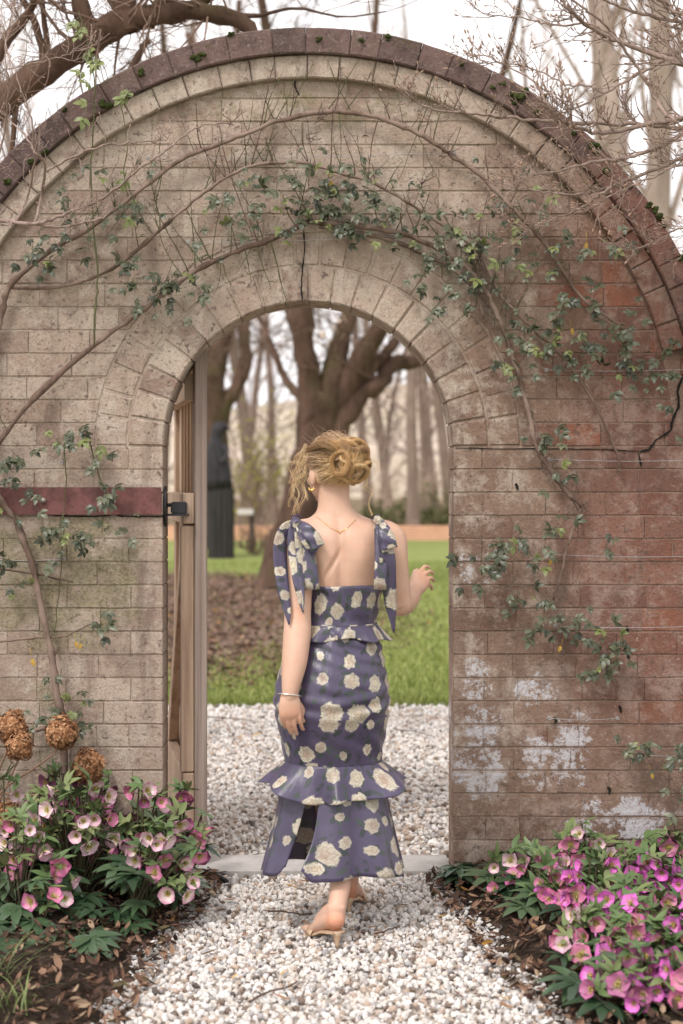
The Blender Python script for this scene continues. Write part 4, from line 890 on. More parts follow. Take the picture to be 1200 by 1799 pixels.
def sheet(name, grid, uvg, closed, parent, mat=M_DRESS, thick=.0014):
    g = np.asarray(grid); m, n = g.shape[:2]; f = []; fu = []
    cols = n if closed else n-1
    for i_ in range(m-1):
        for j in range(cols):
            j2 = (j+1) % n; f.append((i_*n+j, i_*n+j2, (i_+1)*n+j2, (i_+1)*n+j))
            u_ = [uvg[i_][j], uvg[i_][j+1], uvg[i_+1][j+1], uvg[i_+1][j]]; fu += u_
    mb = MB(); mb.add(g.reshape(-1, 3), f); me = mb.mesh(name, mat); lay = me.uv_layers.new(name='UVMap')
    lay.data.foreach_set('uv', np.asarray(fu, np.float32).reshape(-1))
    o = link(name, me, parent)
    if thick: md = o.modifiers.new('solid', 'SOLIDIFY'); md.thickness = thick; md.offset = 0
    return o
D = [(1029, 600, 70.5, .1050, .012), (1045, 600, 70, .1045, .012), (1060, 598.5, 69, .103, .012), (1080, 595, 68.5, .100, .011), (1097, 592, 69, .101, .009), (1130, 588, 81, .117, .003), (1170, 585, 92, .136, -.006), (1210, 583, 100, .150, -.014), (1250, 583, 99.5, .150, -.014), (1290, 584, 92, .138, -.004), (1320, 585, 87, .125, 0), (1350, 586, 84, .118, 0)]
D = [tuple(q) for q in spline(D, 80)]
dz_ = np.array([bz(d[0]) for d in D])[::-1]
def dsec(z): return [float(np.interp(z, dz_, np.array([d[q] for d in D])[::-1])) for q in (1, 2, 3, 4)]
def dpoint(th, z, off=0.):                          # th 0 = back (towards the camera), positive to the right
    cx, hw, ry, dy = dsec(z); rx = hw/SB+off; ry = ry+off
    return np.array([bx(cx)+rx*math.sin(th), YB+dy-ry*math.cos(th), z])
def wrinkle(th, z):
    w_ = 0.
    if z < bz(1097):
        t = (bz(1097)-z)
        w_ += .0062*math.exp(-t/.15)*math.sin(z*150+3.2*math.sin(th*1.6+.5)+th*5)*(.35+.65*max(0, math.sin(th*.9+.45)))
        w_ += .0050*math.exp(-((z-bz(1235))/.05)**2)*math.sin(z*120-abs(th)*4)
        w_ += .0034*math.sin(z*70+th*9)*math.exp(-((z-bz(1300))/.05)**2)
        w_ -= .0035*math.exp(-((abs(th+.18)-.0)/.03)**2)*.6+.0028*math.exp(-((th-.60)/.03)**2)      # panel seams
    else:
        w_ += .0016*math.sin(z*90+th*4)*math.sin(th*3)
    return w_
dress = empty('dress', tuple(person.location)); dress.parent = person; dress.location = (0, 0, 0)
def dlink(name, grid, uvg, closed): return sheet(name, grid, uvg, closed, dress)
def shell(name, ztop, zbot, m, n=120, topf=None, off=.0):
    g, u = [], []
    for i_ in range(m+1):
        row, ur = [], []
        for j in range(n+1):
            th = -PI+2*PI*j/n; zt = ztop+(topf(th) if topf else 0); z = zt+(zbot-zt)*i_/m
            row.append(dpoint(th, z, off+wrinkle(th, z))); ur.append((th*.165+.37, z))
        g.append(row[:-1]); u.append(ur)
    return dlink(name, g, u, True)
shell('bodice', bz(1029), bz(1099), 14, topf=lambda th: .004*math.cos(th)+.018*max(0, 1-math.cos(th)-.7)+.002*math.sin(th*3))
shell('skirt', bz(1096), bz(1352), 60)
def ruffle(name, z0, z1f, r0off, flare, waves, m=16, n=260, th0=-PI, th1=PI, vshift=0., closed=True, gapf=None, basez=None):
    g, u = [], []
    for i_ in range(m+1):
        t = i_/m; row, ur = [], []
        for j in range(n+1):
            a = j/n
            lo, hi = (th0, th1) if gapf is None else gapf(t)
            th = lo+(hi-lo)*a
            f_, wv_ = flare(th, t), waves(th, t)
            z = z0+(z1f(th)-z0)*t
            cx, hw, ry, dy = dsec(basez if basez is not None else z0)
            rx = hw/SB+r0off+f_+wv_; ryy = ry+r0off+f_*.85+wv_
            row.append(np.array([bx(cx)+rx*math.sin(th), YB+dy-ryy*math.cos(th), z])); ur.append((th*.19+vshift, z+vshift*.7))
        g.append(row[:-1] if closed else row); u.append(ur)
    return dlink(name, g, u, closed)
# peplum at the waist
ruffle('peplum', bz(1096), lambda th: bz(1121)+.006*math.sin(th*3+1)+.005*math.sin(th*7), .003, lambda th, t: .026*t+.014*t*abs(math.sin(th)), lambda th, t: .0125*t*math.sin(th*9+1.2*math.sin(th*2)), 10, 300, vshift=.71)
ruffle('waistband', bz(1094), lambda th: bz(1099), .004, lambda th, t: 0, lambda th, t: 0, 3, 120, vshift=.11)
# flared tier at the knee
ZS = bz(1338)
def tz(th): return bz(1398)+.052*abs(math.sin(th))**2+.008*math.sin(th*5+.6)
ruffle('knee_ruffle', ZS+.004, tz, .003, lambda th, t: (.040*t+.050*t*abs(math.sin(th))**1.5)*(1 if th < 0 else .97), lambda th, t: t**1.2*(.017*math.sin(th*6.3+.9+1.3*math.sin(th*2.1))+.009*math.sin(th*13+1+1.5*math.sin(th*3))), 18, 320, vshift=.43)
# bottom tier, open at a slit left of centre back
def hemz(th):
    tw_ = (th+PI) % (2*PI)-PI
    return .040*math.exp(-((tw_+.385)/.07)**2)+.034*math.exp(-((tw_+.705)/.07)**2)+.192+.010*math.cos(th)+.012*max(0, -math.sin(th))*0+.006*math.sin(th*4)
SL0, SL1 = -.385, -.305
def gap(t):
    e = min(1, max(0, (t-.05)/.95))**.8; return (SL1+.02-.10*e+.05*math.sin(PI*e), 2*PI+SL0-.02-.30*e-.03*math.sin(PI*e))
ruffle('hem_tier', bz(1350), hemz, -.004, lambda th, t: .008+.062*t**1.15+.010*t*abs(math.sin(th))+.030*t*max(0, math.cos(th)), lambda th, t: t**1.1*(.017*math.sin(th*6+2.2+.8*math.sin(th*2))+.009*math.sin(th*12+.4))+(.030*t*t*math.exp(-((((th+PI) % (2*PI))-PI-SL1+.08)/.14)**2)), 26, 300, vshift=.07, closed=False, gapf=gap, basez=bz(1350))
# straps and tied bows
def ribbon(name, pts, wid, vs, roll=0., n=26, curl=.25, parent=dress, nw=6):
    """Band through (px, py, Y) points; wid in photo pixels across, facing the camera, gently cupped."""
    c = spline([tuple(W(*q)) for q in pts], n); ww = np.interp(np.linspace(0, 1, n), np.linspace(0, 1, len(wid)), wid)/SB
    t = np.gradient(c, axis=0); t /= np.linalg.norm(t, axis=1, keepdims=True); view = np.array([0, -1., 0])
    s = np.cross(t, view); s /= np.linalg.norm(s, axis=1, keepdims=True)+1e-9; nn = np.cross(s, t)
    rl = np.interp(np.linspace(0, 1, n), np.linspace(0, 1, len(roll)), roll) if hasattr(roll, '__len__') else np.full(n, roll)
    s2 = s*np.cos(rl)[:, None]+nn*np.sin(rl)[:, None]; n2 = np.cross(s2, t)
    L = np.concatenate([[0], np.cumsum(np.linalg.norm(np.diff(c, axis=0), axis=1))]); g, u = [], []
    for i_ in range(n):
        row, ur = [], []
        for j in range(nw+1):
            a = j/nw-.5; row.append(c[i_]+s2[i_]*ww[i_]*a+n2[i_]*curl*ww[i_]*(.25-a*a)+n2[i_]*.002*math.sin(i_*.6+j)); ur.append((vs+a*ww[i_], vs*.6-L[i_]))
        g.append(row); u.append(ur)
    return sheet(name, g, u, False, parent)
ribbon('strap', [(548, 1036, -.795), (546, 1010, -.792), (541, 975, -.778), (532, 945, -.760), (524, 922, -.742), (520, 914, -.715), (521, 910, -.68), (523, 915, -.63), (528, 940, -.595), (540, 985, -.58)], [26, 26, 24, 22, 16, 14, 16, 22, 24, 26], .31)
ribbon('bow_tail', [(517, 917, -.748), (503, 928, -.755), (494, 950, -.757), (492, 985, -.765), (497, 1030, -.795), (504, 1068, -.815), (508, 1098, -.83)], [10, 22, 26, 25, 22, 15, 2], .57, [0, .2, .4, .35, .2, .1, 0])
ribbon('bow_tail', [(518, 916, -.755), (513, 940, -.765), (515, 975, -.775), (521, 1015, -.80), (528, 1052, -.82), (533, 1078, -.828)], [12, 15, 17, 15, 10, 2], .83)
ribbon('bow_tail', [(522, 917, -.757), (524, 945, -.772), (527, 985, -.782), (530, 1025, -.805), (533, 1072, -.83)], [10, 13, 13, 11, 3], 1.17, .3)
ribbon('bow_loop', [(521, 917, -.757), (534, 926, -.790), (548, 942, -.806), (560, 962, -.810)], [8, 19, 26, 25], 1.41, curl=.10)
ribbon('bow_loop', [(559, 964, -.803), (546, 956, -.800), (532, 940, -.790), (522, 920, -.765)], [22, 22, 16, 8], 1.53, curl=-.1)
ribbon('bow_knot', [(514, 912, -.748), (518, 917, -.768), (524, 923, -.765), (526, 928, -.752)], [12, 17, 17, 12], 1.7, curl=.5)
ribbon('strap', [(668, 1036, -.795), (669, 1005, -.792), (670, 975, -.78), (669, 945, -.762), (666, 922, -.742), (662, 912, -.715), (660, 909, -.68), (659, 915, -.63), (655, 940, -.595), (645, 985, -.58)], [22, 22, 22, 22, 17, 14, 15, 22, 24, 26], 2.03)
ribbon('bow_loop', [(664, 915, -.757), (672, 926, -.786), (680, 944, -.802), (685, 964, -.806)], [9, 20, 26, 27], 2.31, curl=.12)
ribbon('bow_loop', [(684, 966, -.799), (676, 950, -.797), (668, 930, -.785), (663, 918, -.765)], [25, 23, 16, 8], 2.43, curl=-.1)
ribbon('bow_tail', [(666, 920, -.762), (676, 950, -.785), (681, 985, -.788), (683, 1025, -.780), (687, 1065, -.772), (692, 1112, -.766)], [12, 24, 28, 26, 20, 2], 2.6)
ribbon('bow_knot', [(658, 911, -.742), (663, 914, -.766), (669, 919, -.766), (672, 925, -.75)], [11, 15, 15, 11], 2.9, curl=.5)
# ---------------------------------------------------------------- shoes and jewellery
M_SHOE = plain('nude_leather', (.52, .36, .24), .4, .15, 40, .5); M_GOLD = plain('gold', (.80, .50, .16), .25, .1, 60, .5, 1.0); M_SILVER = plain('silver', (.80, .76, .72), .25, .1, 60, .5, 1.0)
def shoe(hl, to, side):
    s = empty('sandal', tuple(person.location)); s.parent = person; s.location = (0, 0, 0)
    hl, to, sd = Vector(hl), Vector(to), Vector(side); d = (to-hl); dh = Vector((d.x, d.y, 0)).normalized()
    ctr = [hl-dh*.028+Vector((0, 0, .0)), hl.lerp(to, .3)+Vector((0, 0, .002)), hl.lerp(to, .6), hl.lerp(to, .85)+Vector((0, 0, -.002)), to+dh*.036]
    c = spline([tuple(q) for q in ctr], 18); wd = np.interp(np.linspace(0, 1, 18), [0, .12, .4, .75, .92, 1], [.020, .030, .030, .041, .036, .016]); n = 18
    mb = MB(); v = []
    for top in (-.002, -.010):
        for i_ in range(n): v += [tuple(Vector(c[i_])-sd*wd[i_]+UP*top), tuple(Vector(c[i_])+sd*wd[i_]+UP*top)]
    o = 2*n; f = []
    for i_ in range(n-1):
        a, b, c2_, d2 = 2*i_, 2*i_+1, 2*i_+3, 2*i_+2; f += [(a, b, c2_, d2), (o+d2, o+c2_, o+b, o+a), (a, d2, o+d2, o+a), (b, o+b, o+c2_, c2_)]
    f += [(0, o, o+1, 1), (2*n-2, 2*n-1, o+2*n-1, o+2*n-2)]; mb.add(v, f); link('sole', mb.mesh('sole', M_SHOE, False), s)
    mb = MB(); hb_ = hl-dh*.014; tube(mb, [hb_+Vector((0, 0, -.006)), hb_+Vector((0, 0, -.020))-dh*.002, Vector((hb_.x, hb_.y, .018))-dh*.004, Vector((hb_.x, hb_.y, .004))-dh*.005], [.021, .013, .0065, .006], 12); link('heel', mb.mesh('heel', M_SHOE), s)
    mb = MB(); a = hl.lerp(to, .8); arc = [a+sd*(.043*math.cos(t))+UP*(.036*math.sin(t)-.006)+dh*.0 for t in np.linspace(0, PI, 12)]
    v = []
    for q in arc: v += [tuple(q-dh*.018), tuple(q+dh*.018)]
    mb.add(v, [(2*i_, 2*i_+1, 2*i_+3, 2*i_+2) for i_ in range(11)]); o = link('toe_strap', mb.mesh('toe_strap', M_SHOE), s); md = o.modifiers.new('s', 'SOLIDIFY'); md.thickness = .003
shoe(HL, TL, sdl); shoe(HR, TR, -sdr)
mb = MB(); tube(mb, spline([tuple(on_skin(a, b, .003)) for a, b in ((556, 908), (563, 913), (572, 920), (582, 928), (597, 934), (608, 929), (617, 921), (625, 913))], 40), .0008, 6); link('necklace', mb.mesh('necklace', M_GOLD), person)
mb = MB(); ball(mb, on_skin(597, 935, .004), .003, 6); ball(mb, on_skin(592, 932, .004), .002, 6); ball(mb, on_skin(602, 932, .004), .002, 6); link('necklace_clasp', mb.mesh('necklace_clasp', M_GOLD), person)
c = hp(.083, -.012, -.058); mb = MB(); tube(mb, [c+Vector((.0075*math.cos(t), 0, .0075*math.sin(t))) for t in np.linspace(PI*.95, PI*2.05, 16)], [.002, .0035, .0045, .005, .005, .0045, .0035, .002][0:1]*1+[.003]*3+[.0045]*8+[.003]*3+[.002], 8); link('earring', mb.mesh('earring', M_GOLD), person)
c = W(509, 1221, -.848); mb = MB(); tube(mb, [c+Vector((.0375*math.cos(t), .033*math.sin(t), -.004*math.cos(t)-.006*math.sin(t))) for t in np.linspace(0, 2*PI, 40)], .0022, 8); link('bracelet', mb.mesh('bracelet', M_SILVER), person)
for s in (-1, 1):
    mb = MB(); ball(mb, hp(s*.031, .081, -.004), (.010, .010, .008), 8); link('eye', mb.mesh('eye', plain('eye_white', (.6, .55, .5), .2)), person)
# ---------------------------------------------------------------- hair: swept up into a loose curled bun
k = NM('blond_hair', .48, .4); i = k.island(); p = k.pos(); xyz = k.sep(p)
root = k.ss(k.vmath('DISTANCE', p, tuple(H+Vector((.055, -.11, .01)))), .05, .13)
g1 = k.ramp(i, [(0, (.36, .19, .075)), (.3, (.62, .385, .175)), (.6, (.78, .53, .27)), (.85, (.86, .66, .40)), (1, (.46, .26, .11))])
g2 = k.ramp(i, [(0, (.22, .135, .082)), (.4, (.38, .245, .155)), (.75, (.56, .395, .255)), (1, (.28, .17, .10))])
k.base(k.mix(k.math('MULTIPLY', root, .8), g1, g2)); k.b.inputs['Sheen Weight'].default_value = .1; M_HAIR = k.m
hair = empty('hair', tuple(person.location)); hair.parent = person; hair.location = (0, 0, 0)
def strands(mb, P_, r0, r1, ns=3):
    """P_ (n, m, 3): n strands of m points, thin tapered tubes, built at once."""
    n, m = P_.shape[:2]; t = np.gradient(P_, axis=1); t /= np.linalg.norm(t, axis=2, keepdims=True)+1e-12
    ref = np.array([.31, .62, .72]); a = np.cross(t, ref); a /= np.linalg.norm(a, axis=2, keepdims=True)+1e-12; b = np.cross(t, a)
    rr = np.linspace(r0, r1, m)[None, :, None]; tone = getattr(strands, 'tone', 0); V = np.stack([P_+rr*(math.cos(q)*a+math.sin(q)*b) for q in np.linspace(0, 2*PI, ns, endpoint=False)], 2)   # n,m,ns,3
    base = np.array([(i_*ns+j, i_*ns+(j+1) % ns, (i_+1)*ns+(j+1) % ns, (i_+1)*ns+j) for i_ in range(m-1) for j in range(ns)])
    F = (base[None]+(np.arange(n)*m*ns)[:, None, None]).reshape(-1, 4); mb.append((V.reshape(-1, 3), F, tone))
def strand_mesh(name, parts, mat):
    V, F, o = [], [], 0
    MI = []
    for v, f, tn_ in parts: V.append(v); F.append(f+o); o += len(v); MI += [tn_]*len(f)
    V = np.concatenate(V); F = np.concatenate(F); me = bpy.data.meshes.new(name)
    me.vertices.add(len(V)); me.vertices.foreach_set('co', V.reshape(-1).astype(np.float32)); me.loops.add(F.size); me.loops.foreach_set('vertex_index', F.reshape(-1).astype(np.int32))
    me.polygons.add(len(F)); me.polygons.foreach_set('loop_start', np.arange(0, F.size, 4, dtype=np.int32)); me.polygons.foreach_set('use_smooth', [True]*len(F)); [me.materials.append(q) for q in (mat if isinstance(mat, list) else [mat])]; me.polygons.foreach_set('material_index', MI); me.update(calc_edges=True); return me
rs = np.random.default_rng(3); HC = np.array(H+Vector((0, 0, .012)))
ER = np.array([.080, .096, .095])                    # skull radii in head axes (left, forward, up)
def skull(dirs, f=1.0): return HC+(hm@((dirs*ER*f).T)).T
bun_w = np.array([.060, -.114, .030]); BUN = np.array(H)+bun_w
bd = hm.T@(bun_w-np.array([0, 0, .012])); bd = bd/ER; bd /= np.linalg.norm(bd)
d0 = rs.normal(0, 1, (11000, 3)); d0 /= np.linalg.norm(d0, axis=1, keepdims=True)
ok = ~((d0[:, 1] > .35) & (d0[:, 2] < .55)) & (d0[:, 2] > -.62) & ~((abs(d0[:, 0]) > .70) & (d0[:, 2] < -.05) & (d0[:, 1] > -.35)); d0 = d0[ok][:4200]; n = len(d0); m = 14
tt = np.linspace(0, 1, m); om = np.arccos(np.clip(d0@bd, -.999, .999))[:, None]
sl_ = (np.sin((1-tt)[None]*om)[..., None]*d0[:, None]+np.sin(tt[None]*om)[..., None]*bd)/np.sin(om)[..., None]
bulge = 1.035+rs.uniform(0, .06, (n, 1))+(.05+.05*rs.random((n, 1)))*np.sin(PI*tt)[None]*np.clip(d0[:, 2:3]+.35, 0, 1)
wavy = .006*np.sin(tt[None]*rs.uniform(4, 9, (n, 1))+rs.uniform(0, 6, (n, 1)))[..., None]*rs.normal(0, 1, (n, 1, 3))
P_ = HC+np.einsum('ij,nmj->nmi', hm, sl_*ER*bulge[..., None])+wavy*np.sin(PI*tt)[None, :, None]
parts = []; strands(parts, P_, .0010, .0008); link('swept_hair', strand_mesh('swept_hair', parts, M_HAIR), hair)
mb = MB(); dd = []                                   # solid under-layer so that no scalp shows
nu, nv_ = 40, 24; rows = []
for i_ in range(nv_):
    ph = -.62+(PI/2+.60)*i_/(nv_-1); rows.append([tuple(HC+hm@(np.array([math.cos(ph)*math.cos(t), math.cos(ph)*math.sin(t)*(1 if math.sin(t) < 0 else .62+.38*max(0, math.sin(ph))), math.sin(ph)])*ER*1.01)) for t in np.linspace(0, 2*PI, nu, endpoint=False)])
loftr(mb, rows); link('hair_base', mb.mesh('hair_base', M_HAIR), hair)
def lock(parts, path, rad, ns_, twist=2.5, m=30, r=.0010, frizz=.0015):
    c = spline(path, m); t, a, b = frames(c); u = np.linspace(0, 1, m); env = rad*(.35+.65*np.sin(PI*np.clip(u*.9+.08, 0, 1))**.6)
    rho = np.sqrt(rs.random(ns_)); ph = rs.uniform(0, 2*PI, ns_); A = ph[:, None]+twist*u[None]
    P_ = c[None]+(rho[:, None]*env[None])[..., None]*(np.cos(A)[..., None]*a[None]+np.sin(A)[..., None]*b[None])+np.cumsum(rs.normal(0, frizz*.35, (ns_, m, 3)), axis=1)*.6
    strands(parts, P_, r, r*.6)
BR = np.array([.062, .056, .068]); parts = []
def tone_mat(name, stops):
    k = NM(name, .46, .4); return k.base(k.ramp(k.island(), [(q/(len(stops)-1), c) for q, c in enumerate(stops)]))
M_TONES = [tone_mat('honey_lock', [(.34, .18, .075), (.56, .335, .15), (.70, .45, .215)]), tone_mat('gold_lock', [(.50, .30, .13), (.74, .50, .25), (.84, .62, .35)]), tone_mat('ash_lock', [(.24, .135, .065), (.40, .245, .13), (.52, .34, .19)])]
for q in range(36):                                  # coils of the bun
    nrm = np.array([rs.normal(0, .75), -1.0, rs.normal(0, .75)]); nrm /= np.linalg.norm(nrm)
    e1 = np.cross(nrm, [0, 0, 1.]); e1 /= np.linalg.norm(e1); e2 = np.cross(nrm, e1)
    c = BUN+nrm*BR*rs.uniform(.55, .92); rr = rs.uniform(.014, .030); a0 = rs.uniform(0, 2*PI); sw = rs.uniform(1.1, 1.9)*PI
    path = [c+rr*(1+.15*math.sin(3*t))*(math.cos(a0+t*sw)*e1+math.sin(a0+t*sw)*e2)*BR/.05+nrm*.010*math.sin(PI*t) for t in np.linspace(0, 1, 9)]
    strands.tone = (1, 0, 1, 2, 1, 0)[q % 6]; lock(parts, path, rs.uniform(.0050, .0095), 80, rs.uniform(1, 4), 30, .00065)
for q in range(7):                                   # swept sheets from the crown into the bun
    s = H+Vector((bx(540+q*14)-H.x, -.02-.012*q, bz(790-6*math.sin(q))-H.z)); e = BUN+np.array([rs.normal(0, .02), -.03, rs.normal(0, .025)])
    strands.tone = (2, 0, 1)[q % 3]; mid = (np.array(s)+e)/2+np.array([0, -.045, .022]); lock(parts, [np.array(s), mid, e], .013, 90, 1.2, 30, .0007)
strands.tone = 0; link('bun', strand_mesh('bun', parts, M_TONES), hair)
mb = MB(); ball(mb, BUN+np.array([0, .012, 0]), tuple(BR*.72), 14); link('bun_core', mb.mesh('bun_core', M_HAIR), hair)
def ringlet(path, hr, turns, rad, ns_):
    m = 60; c = spline(path, m); t, a, b = frames(c); u = np.linspace(0, 1, m); A = u*turns*2*PI; h_ = hr*np.clip(u*2.2, .1, 1)*(1-.25*u)
    return [tuple(x) for x in c+h_[:, None]*(np.cos(A)[:, None]*a+np.sin(A)[:, None]*b)]
k = NM('blond_curl', .45, .4); i = k.island(); M_CURL = k.base(k.ramp(i, [(0, (.46, .28, .13)), (.35, (.70, .48, .25)), (.7, (.84, .64, .39)), (1, (.58, .38, .19))]))
for px0, py0, px1, py1, px2, py2, hr, tn, Y in ((540, 785, 524, 850, 521, 912, .010, 3.5, -.66), (536, 800, 514, 850, 511, 890, .008, 3, -.645), (543, 790, 530, 835, 538, 878, .008, 2.5, -.68), (530, 800, 516, 860, 518, 905, .011, 3.2, -.655), (538, 780, 520, 815, 509, 850, .006, 2, -.64), (640, 830, 650, 868, 652, 905, .007, 2.5, -.74), (645, 800, 660, 815, 665, 826, .004, 1, -.74), (532, 790, 512, 820, 516, 870, .010, 2.8, -.63), (546, 800, 533, 850, 527, 900, .009, 3, -.665)):
    parts = []; lock(parts, ringlet([W(px0, py0, Y+.02), W((px0+px1)/2, (py0+py1)/2, Y), W(px1, py1, Y), W(px2, py2, Y)], hr, tn, 0, 0), .0078, 8, 4, 60, .00050, .0014); link('curl', strand_mesh('curl', parts, M_CURL), hair)
n, m = 420, 14; d1 = rs.normal(0, 1, (n, 3)); d1[:, 2] = abs(d1[:, 2])*.8; d1 /= np.linalg.norm(d1, axis=1, keepdims=True); s0 = skull(d1, 1.07); tt = np.linspace(0, 1, m)
dr = (hm@(d1*ER).T).T; dr /= np.linalg.norm(dr, axis=1, keepdims=True); sd = rs.uniform(-1, 1, (n, 3)); L = rs.uniform(.012, .034, (n, 1, 1))
P_ = s0[:, None]+L*(tt[None, :, None]*(dr[:, None]*.30+sd[:, None]*.9)+(tt**2)[None, :, None]*rs.uniform(-1.2, 1.2, (n, 1, 3))+.25*np.sin(tt*rs.uniform(3, 8, (n, 1)))[..., None]*rs.normal(0, .5, (n, 1, 3))); parts = []; strands(parts, P_, .00030, .00015)
link('flyaway_hair', strand_mesh('flyaway_hair', parts, M_HAIR), hair)['kind'] = 'stuff'
# ================================================================== LEAF AND FLOWER MESHES
def blade(mb, L, Wd, base=(0, 0, 0), yaw=0., pitch=0., fold=.25, droop=.25, n=5, mi=0, tip=1.0, serr=0.):
    """One leaflet along +y, folded at the midrib and drooping, turned by yaw (about z) and pitch."""
    v = []; f = []; M = Matrix.Rotation(yaw, 3, 'Z') @ Matrix.Rotation(pitch, 3, 'X')
    for i_ in range(n+1):
        t = i_/n; w_ = Wd*math.sin(PI*min(1, t**.85*.96+.03))**.8*(1-.15*t)*(1+serr*((i_ % 2)*2-1)); z = -droop*L*t*t
        for s in (-1, 0, 1): v.append(tuple(M @ Vector((s*w_*.5, t*L, z+abs(s)*fold*w_*.5))+Vector(base)))
    for i_ in range(n):
        a = i_*3; f += [(a, a+1, a+4, a+3), (a+1, a+2, a+5, a+4)]
    mb.add(v, f, mi)
def leaf_mat(name, stops, rough=.45, spec=.4, veins=True):
    k = NM(name, rough, spec); n = k.noise(k.objco(), 45, 4, .6); f = k.math('ADD', k.math('MULTIPLY', k.objrand(), .75), k.math('MULTIPLY', n, .25))
    k.base(k.ramp(f, stops)); k.b.inputs['Transmission Weight'].default_value = 0; k.bump(n, .25, .002); return k.m
M_ROSELEAF = leaf_mat('rose_leaf', [(.05, (.030, .036, .018)), (.35, (.055, .064, .033)), (.65, (.085, .094, .054)), (.88, (.12, .128, .078)), (.95, (.24, .21, .06)), (1, (.42, .27, .05))], .42, .5)
M_LIMELEAF = leaf_mat('fresh_rose_leaf', [(.1, (.11, .13, .04)), (.6, (.18, .20, .065)), (1, (.15, .17, .08))], .45, .4)
M_HELLEAF = leaf_mat('hellebore_leaf', [(.05, (.016, .035, .016)), (.4, (.028, .058, .026)), (.7, (.055, .095, .045)), (1, (.085, .115, .06))], .33, .5)
M_BRACT = leaf_mat('hellebore_bract', [(.05, (.06, .10, .035)), (.5, (.10, .155, .055)), (.85, (.17, .20, .08)), (1, (.21, .15, .075))], .45, .4)
M_YLEAF = plain('yellow_leaf', (.46, .29, .06), .6, .25, 60)
def rose_leaf(nl, L, seed):
    random.seed(seed); mb = MB(); tube(mb, [(0, 0, 0), (0, L*.7, -.004), (0, L*1.35, -.012)], [.0011, .0009, .0007], 4)
    blade(mb, L, L*.62, (0, L*1.3, -.012), jit(.15), -.1, .22, .3, 5, serr=.05)
    for q in range(nl//2):
        y = L*(1.15-.55*q)
        for s in (-1, 1): blade(mb, L*(.92-.12*q), L*.56, (0, y, -.008), s*(1.05+jit(.2)), jit(.3), .22, .3, 5, serr=.05)
    return mb.mesh('leaf', M_ROSELEAF)
RL = [rose_leaf(5, .041, 1), rose_leaf(3, .044, 2), rose_leaf(5, .036, 3), rose_leaf(3, .038, 4)]
LL = []
for m_ in RL[1:]: q = m_.copy(); q.materials[0] = M_LIMELEAF; LL.append(q)
YL = rose_leaf(1, .03, 9); YL.materials[0] = M_YLEAF
random.seed(21)
def aim(y_axis, z_axis, s=1.):
    """Matrix whose +y runs along y_axis with +z near z_axis."""
    y = Vector(y_axis).normalized(); z = Vector(z_axis); z = (z-y*z.dot(y))
    z = z.normalized() if z.length > 1e-4 else Vector((0, 0, 1)); x = y.cross(z)
    return Matrix(((x.x*s, y.x*s, z.x*s, 0), (x.y*s, y.y*s, z.y*s, 0), (x.z*s, y.z*s, z.z*s, 0), (0, 0, 0, 1)))
# ================================================================== CLIMBING ROSE
k = NM('rose_cane_bark', .85, .2); p = k.objco(); a = k.noise(k.scale(p, (40, 40, 8)), 1, 5, .7); b = k.noise(p, 7, 3)
k.bump(a, .6, .004); M_CANE = k.base(k.mix(k.ss(b, .42, .62), k.ramp(a, [(.3, (.075, .045, .036)), (.7, (.20, .135, .105))]), (.25, .18, .145)))
M_GREENCANE = plain('green_rose_shoot', (.085, .085, .035), .6, .45, 12)
M_YOUNGCANE = plain('brown_rose_shoot', (.105, .065, .05), .7, .4, 12)
rose = empty('climbing_rose', (wx(108), -.05, .02), 'climbing rose with brown canes and grey green leaves trained over the arch', 'climbing rose')
canes = []
def cane(pts, r_px, Y0=-.045, m=None, n=None, name='cane', wig=.004, ns=7):
    P_ = [W(a, b, Y0+(0.012*math.sin(a*.02+b*.013))) for a, b in pts]; n = n or max(10, len(pts)*5)
    s = spline([tuple(q) for q in P_], n)+RNG.normal(0, wig, (n, 3))*np.array([.35, .3, .35]); rr = np.interp(np.linspace(0, 1, n), np.linspace(0, 1, len(r_px)), r_px)/WPX*.86
    rr = rr*(1+.16*RNG.standard_normal(n)); mb = MB(); tube(mb, s, rr, ns); link(name, mb.mesh(name, m or M_CANE), rose); canes.append((s, rr)); return s
C1 = cane([(-12, 790), (0, 775), (60, 700), (155, 615), (230, 560), (290, 515), (340, 478), (420, 440), (480, 418), (545, 388)], [5, 5.5, 5.5, 6])
C1b = cane([(545, 388), (640, 398), (720, 415), (800, 455), (850, 505), (880, 570), (905, 640), (930, 730), (945, 790), (985, 850), (1022, 890)], [6, 5, 4.6, 5, 5.5, 4.5], Y0=-.05)
cane([(1022, 890), (1000, 950), (985, 1010), (972, 1055)], [3.2, 2.6, 2]); cane([(560, 398), (640, 410), (715, 432), (790, 470), (835, 510), (850, 560)], [4, 4, 3.2], Y0=-.035)
C2 = cane([(-10, 600), (5, 545), (20, 500), (90, 440), (150, 405), (225, 350), (310, 285), (380, 255), (440, 232), (490, 212), (560, 198), (620, 198), (680, 212), (740, 238), (790, 270)], [7, 5.5, 4.6, 4.6, 5, 4.6])
C2b = cane([(790, 270), (840, 305), (880, 345), (920, 385), (955, 425), (985, 470), (1015, 515), (1050, 545), (1100, 580)], [5, 4.5, 4, 3.5, 2.4])
C3 = cane([(20, 505), (90, 505), (160, 490), (220, 455), (290, 395), (350, 345), (400, 310), (450, 290), (530, 285), (600, 305), (650, 318)], [3.6, 3.8, 3.4, 3])
C3b = cane([(650, 318), (700, 345), (760, 385), (840, 440), (880, 520), (940, 580), (1000, 640), (1050, 720), (1085, 800), (1088, 830)], [3, 3, 3.4, 3.4, 3, 2.4])
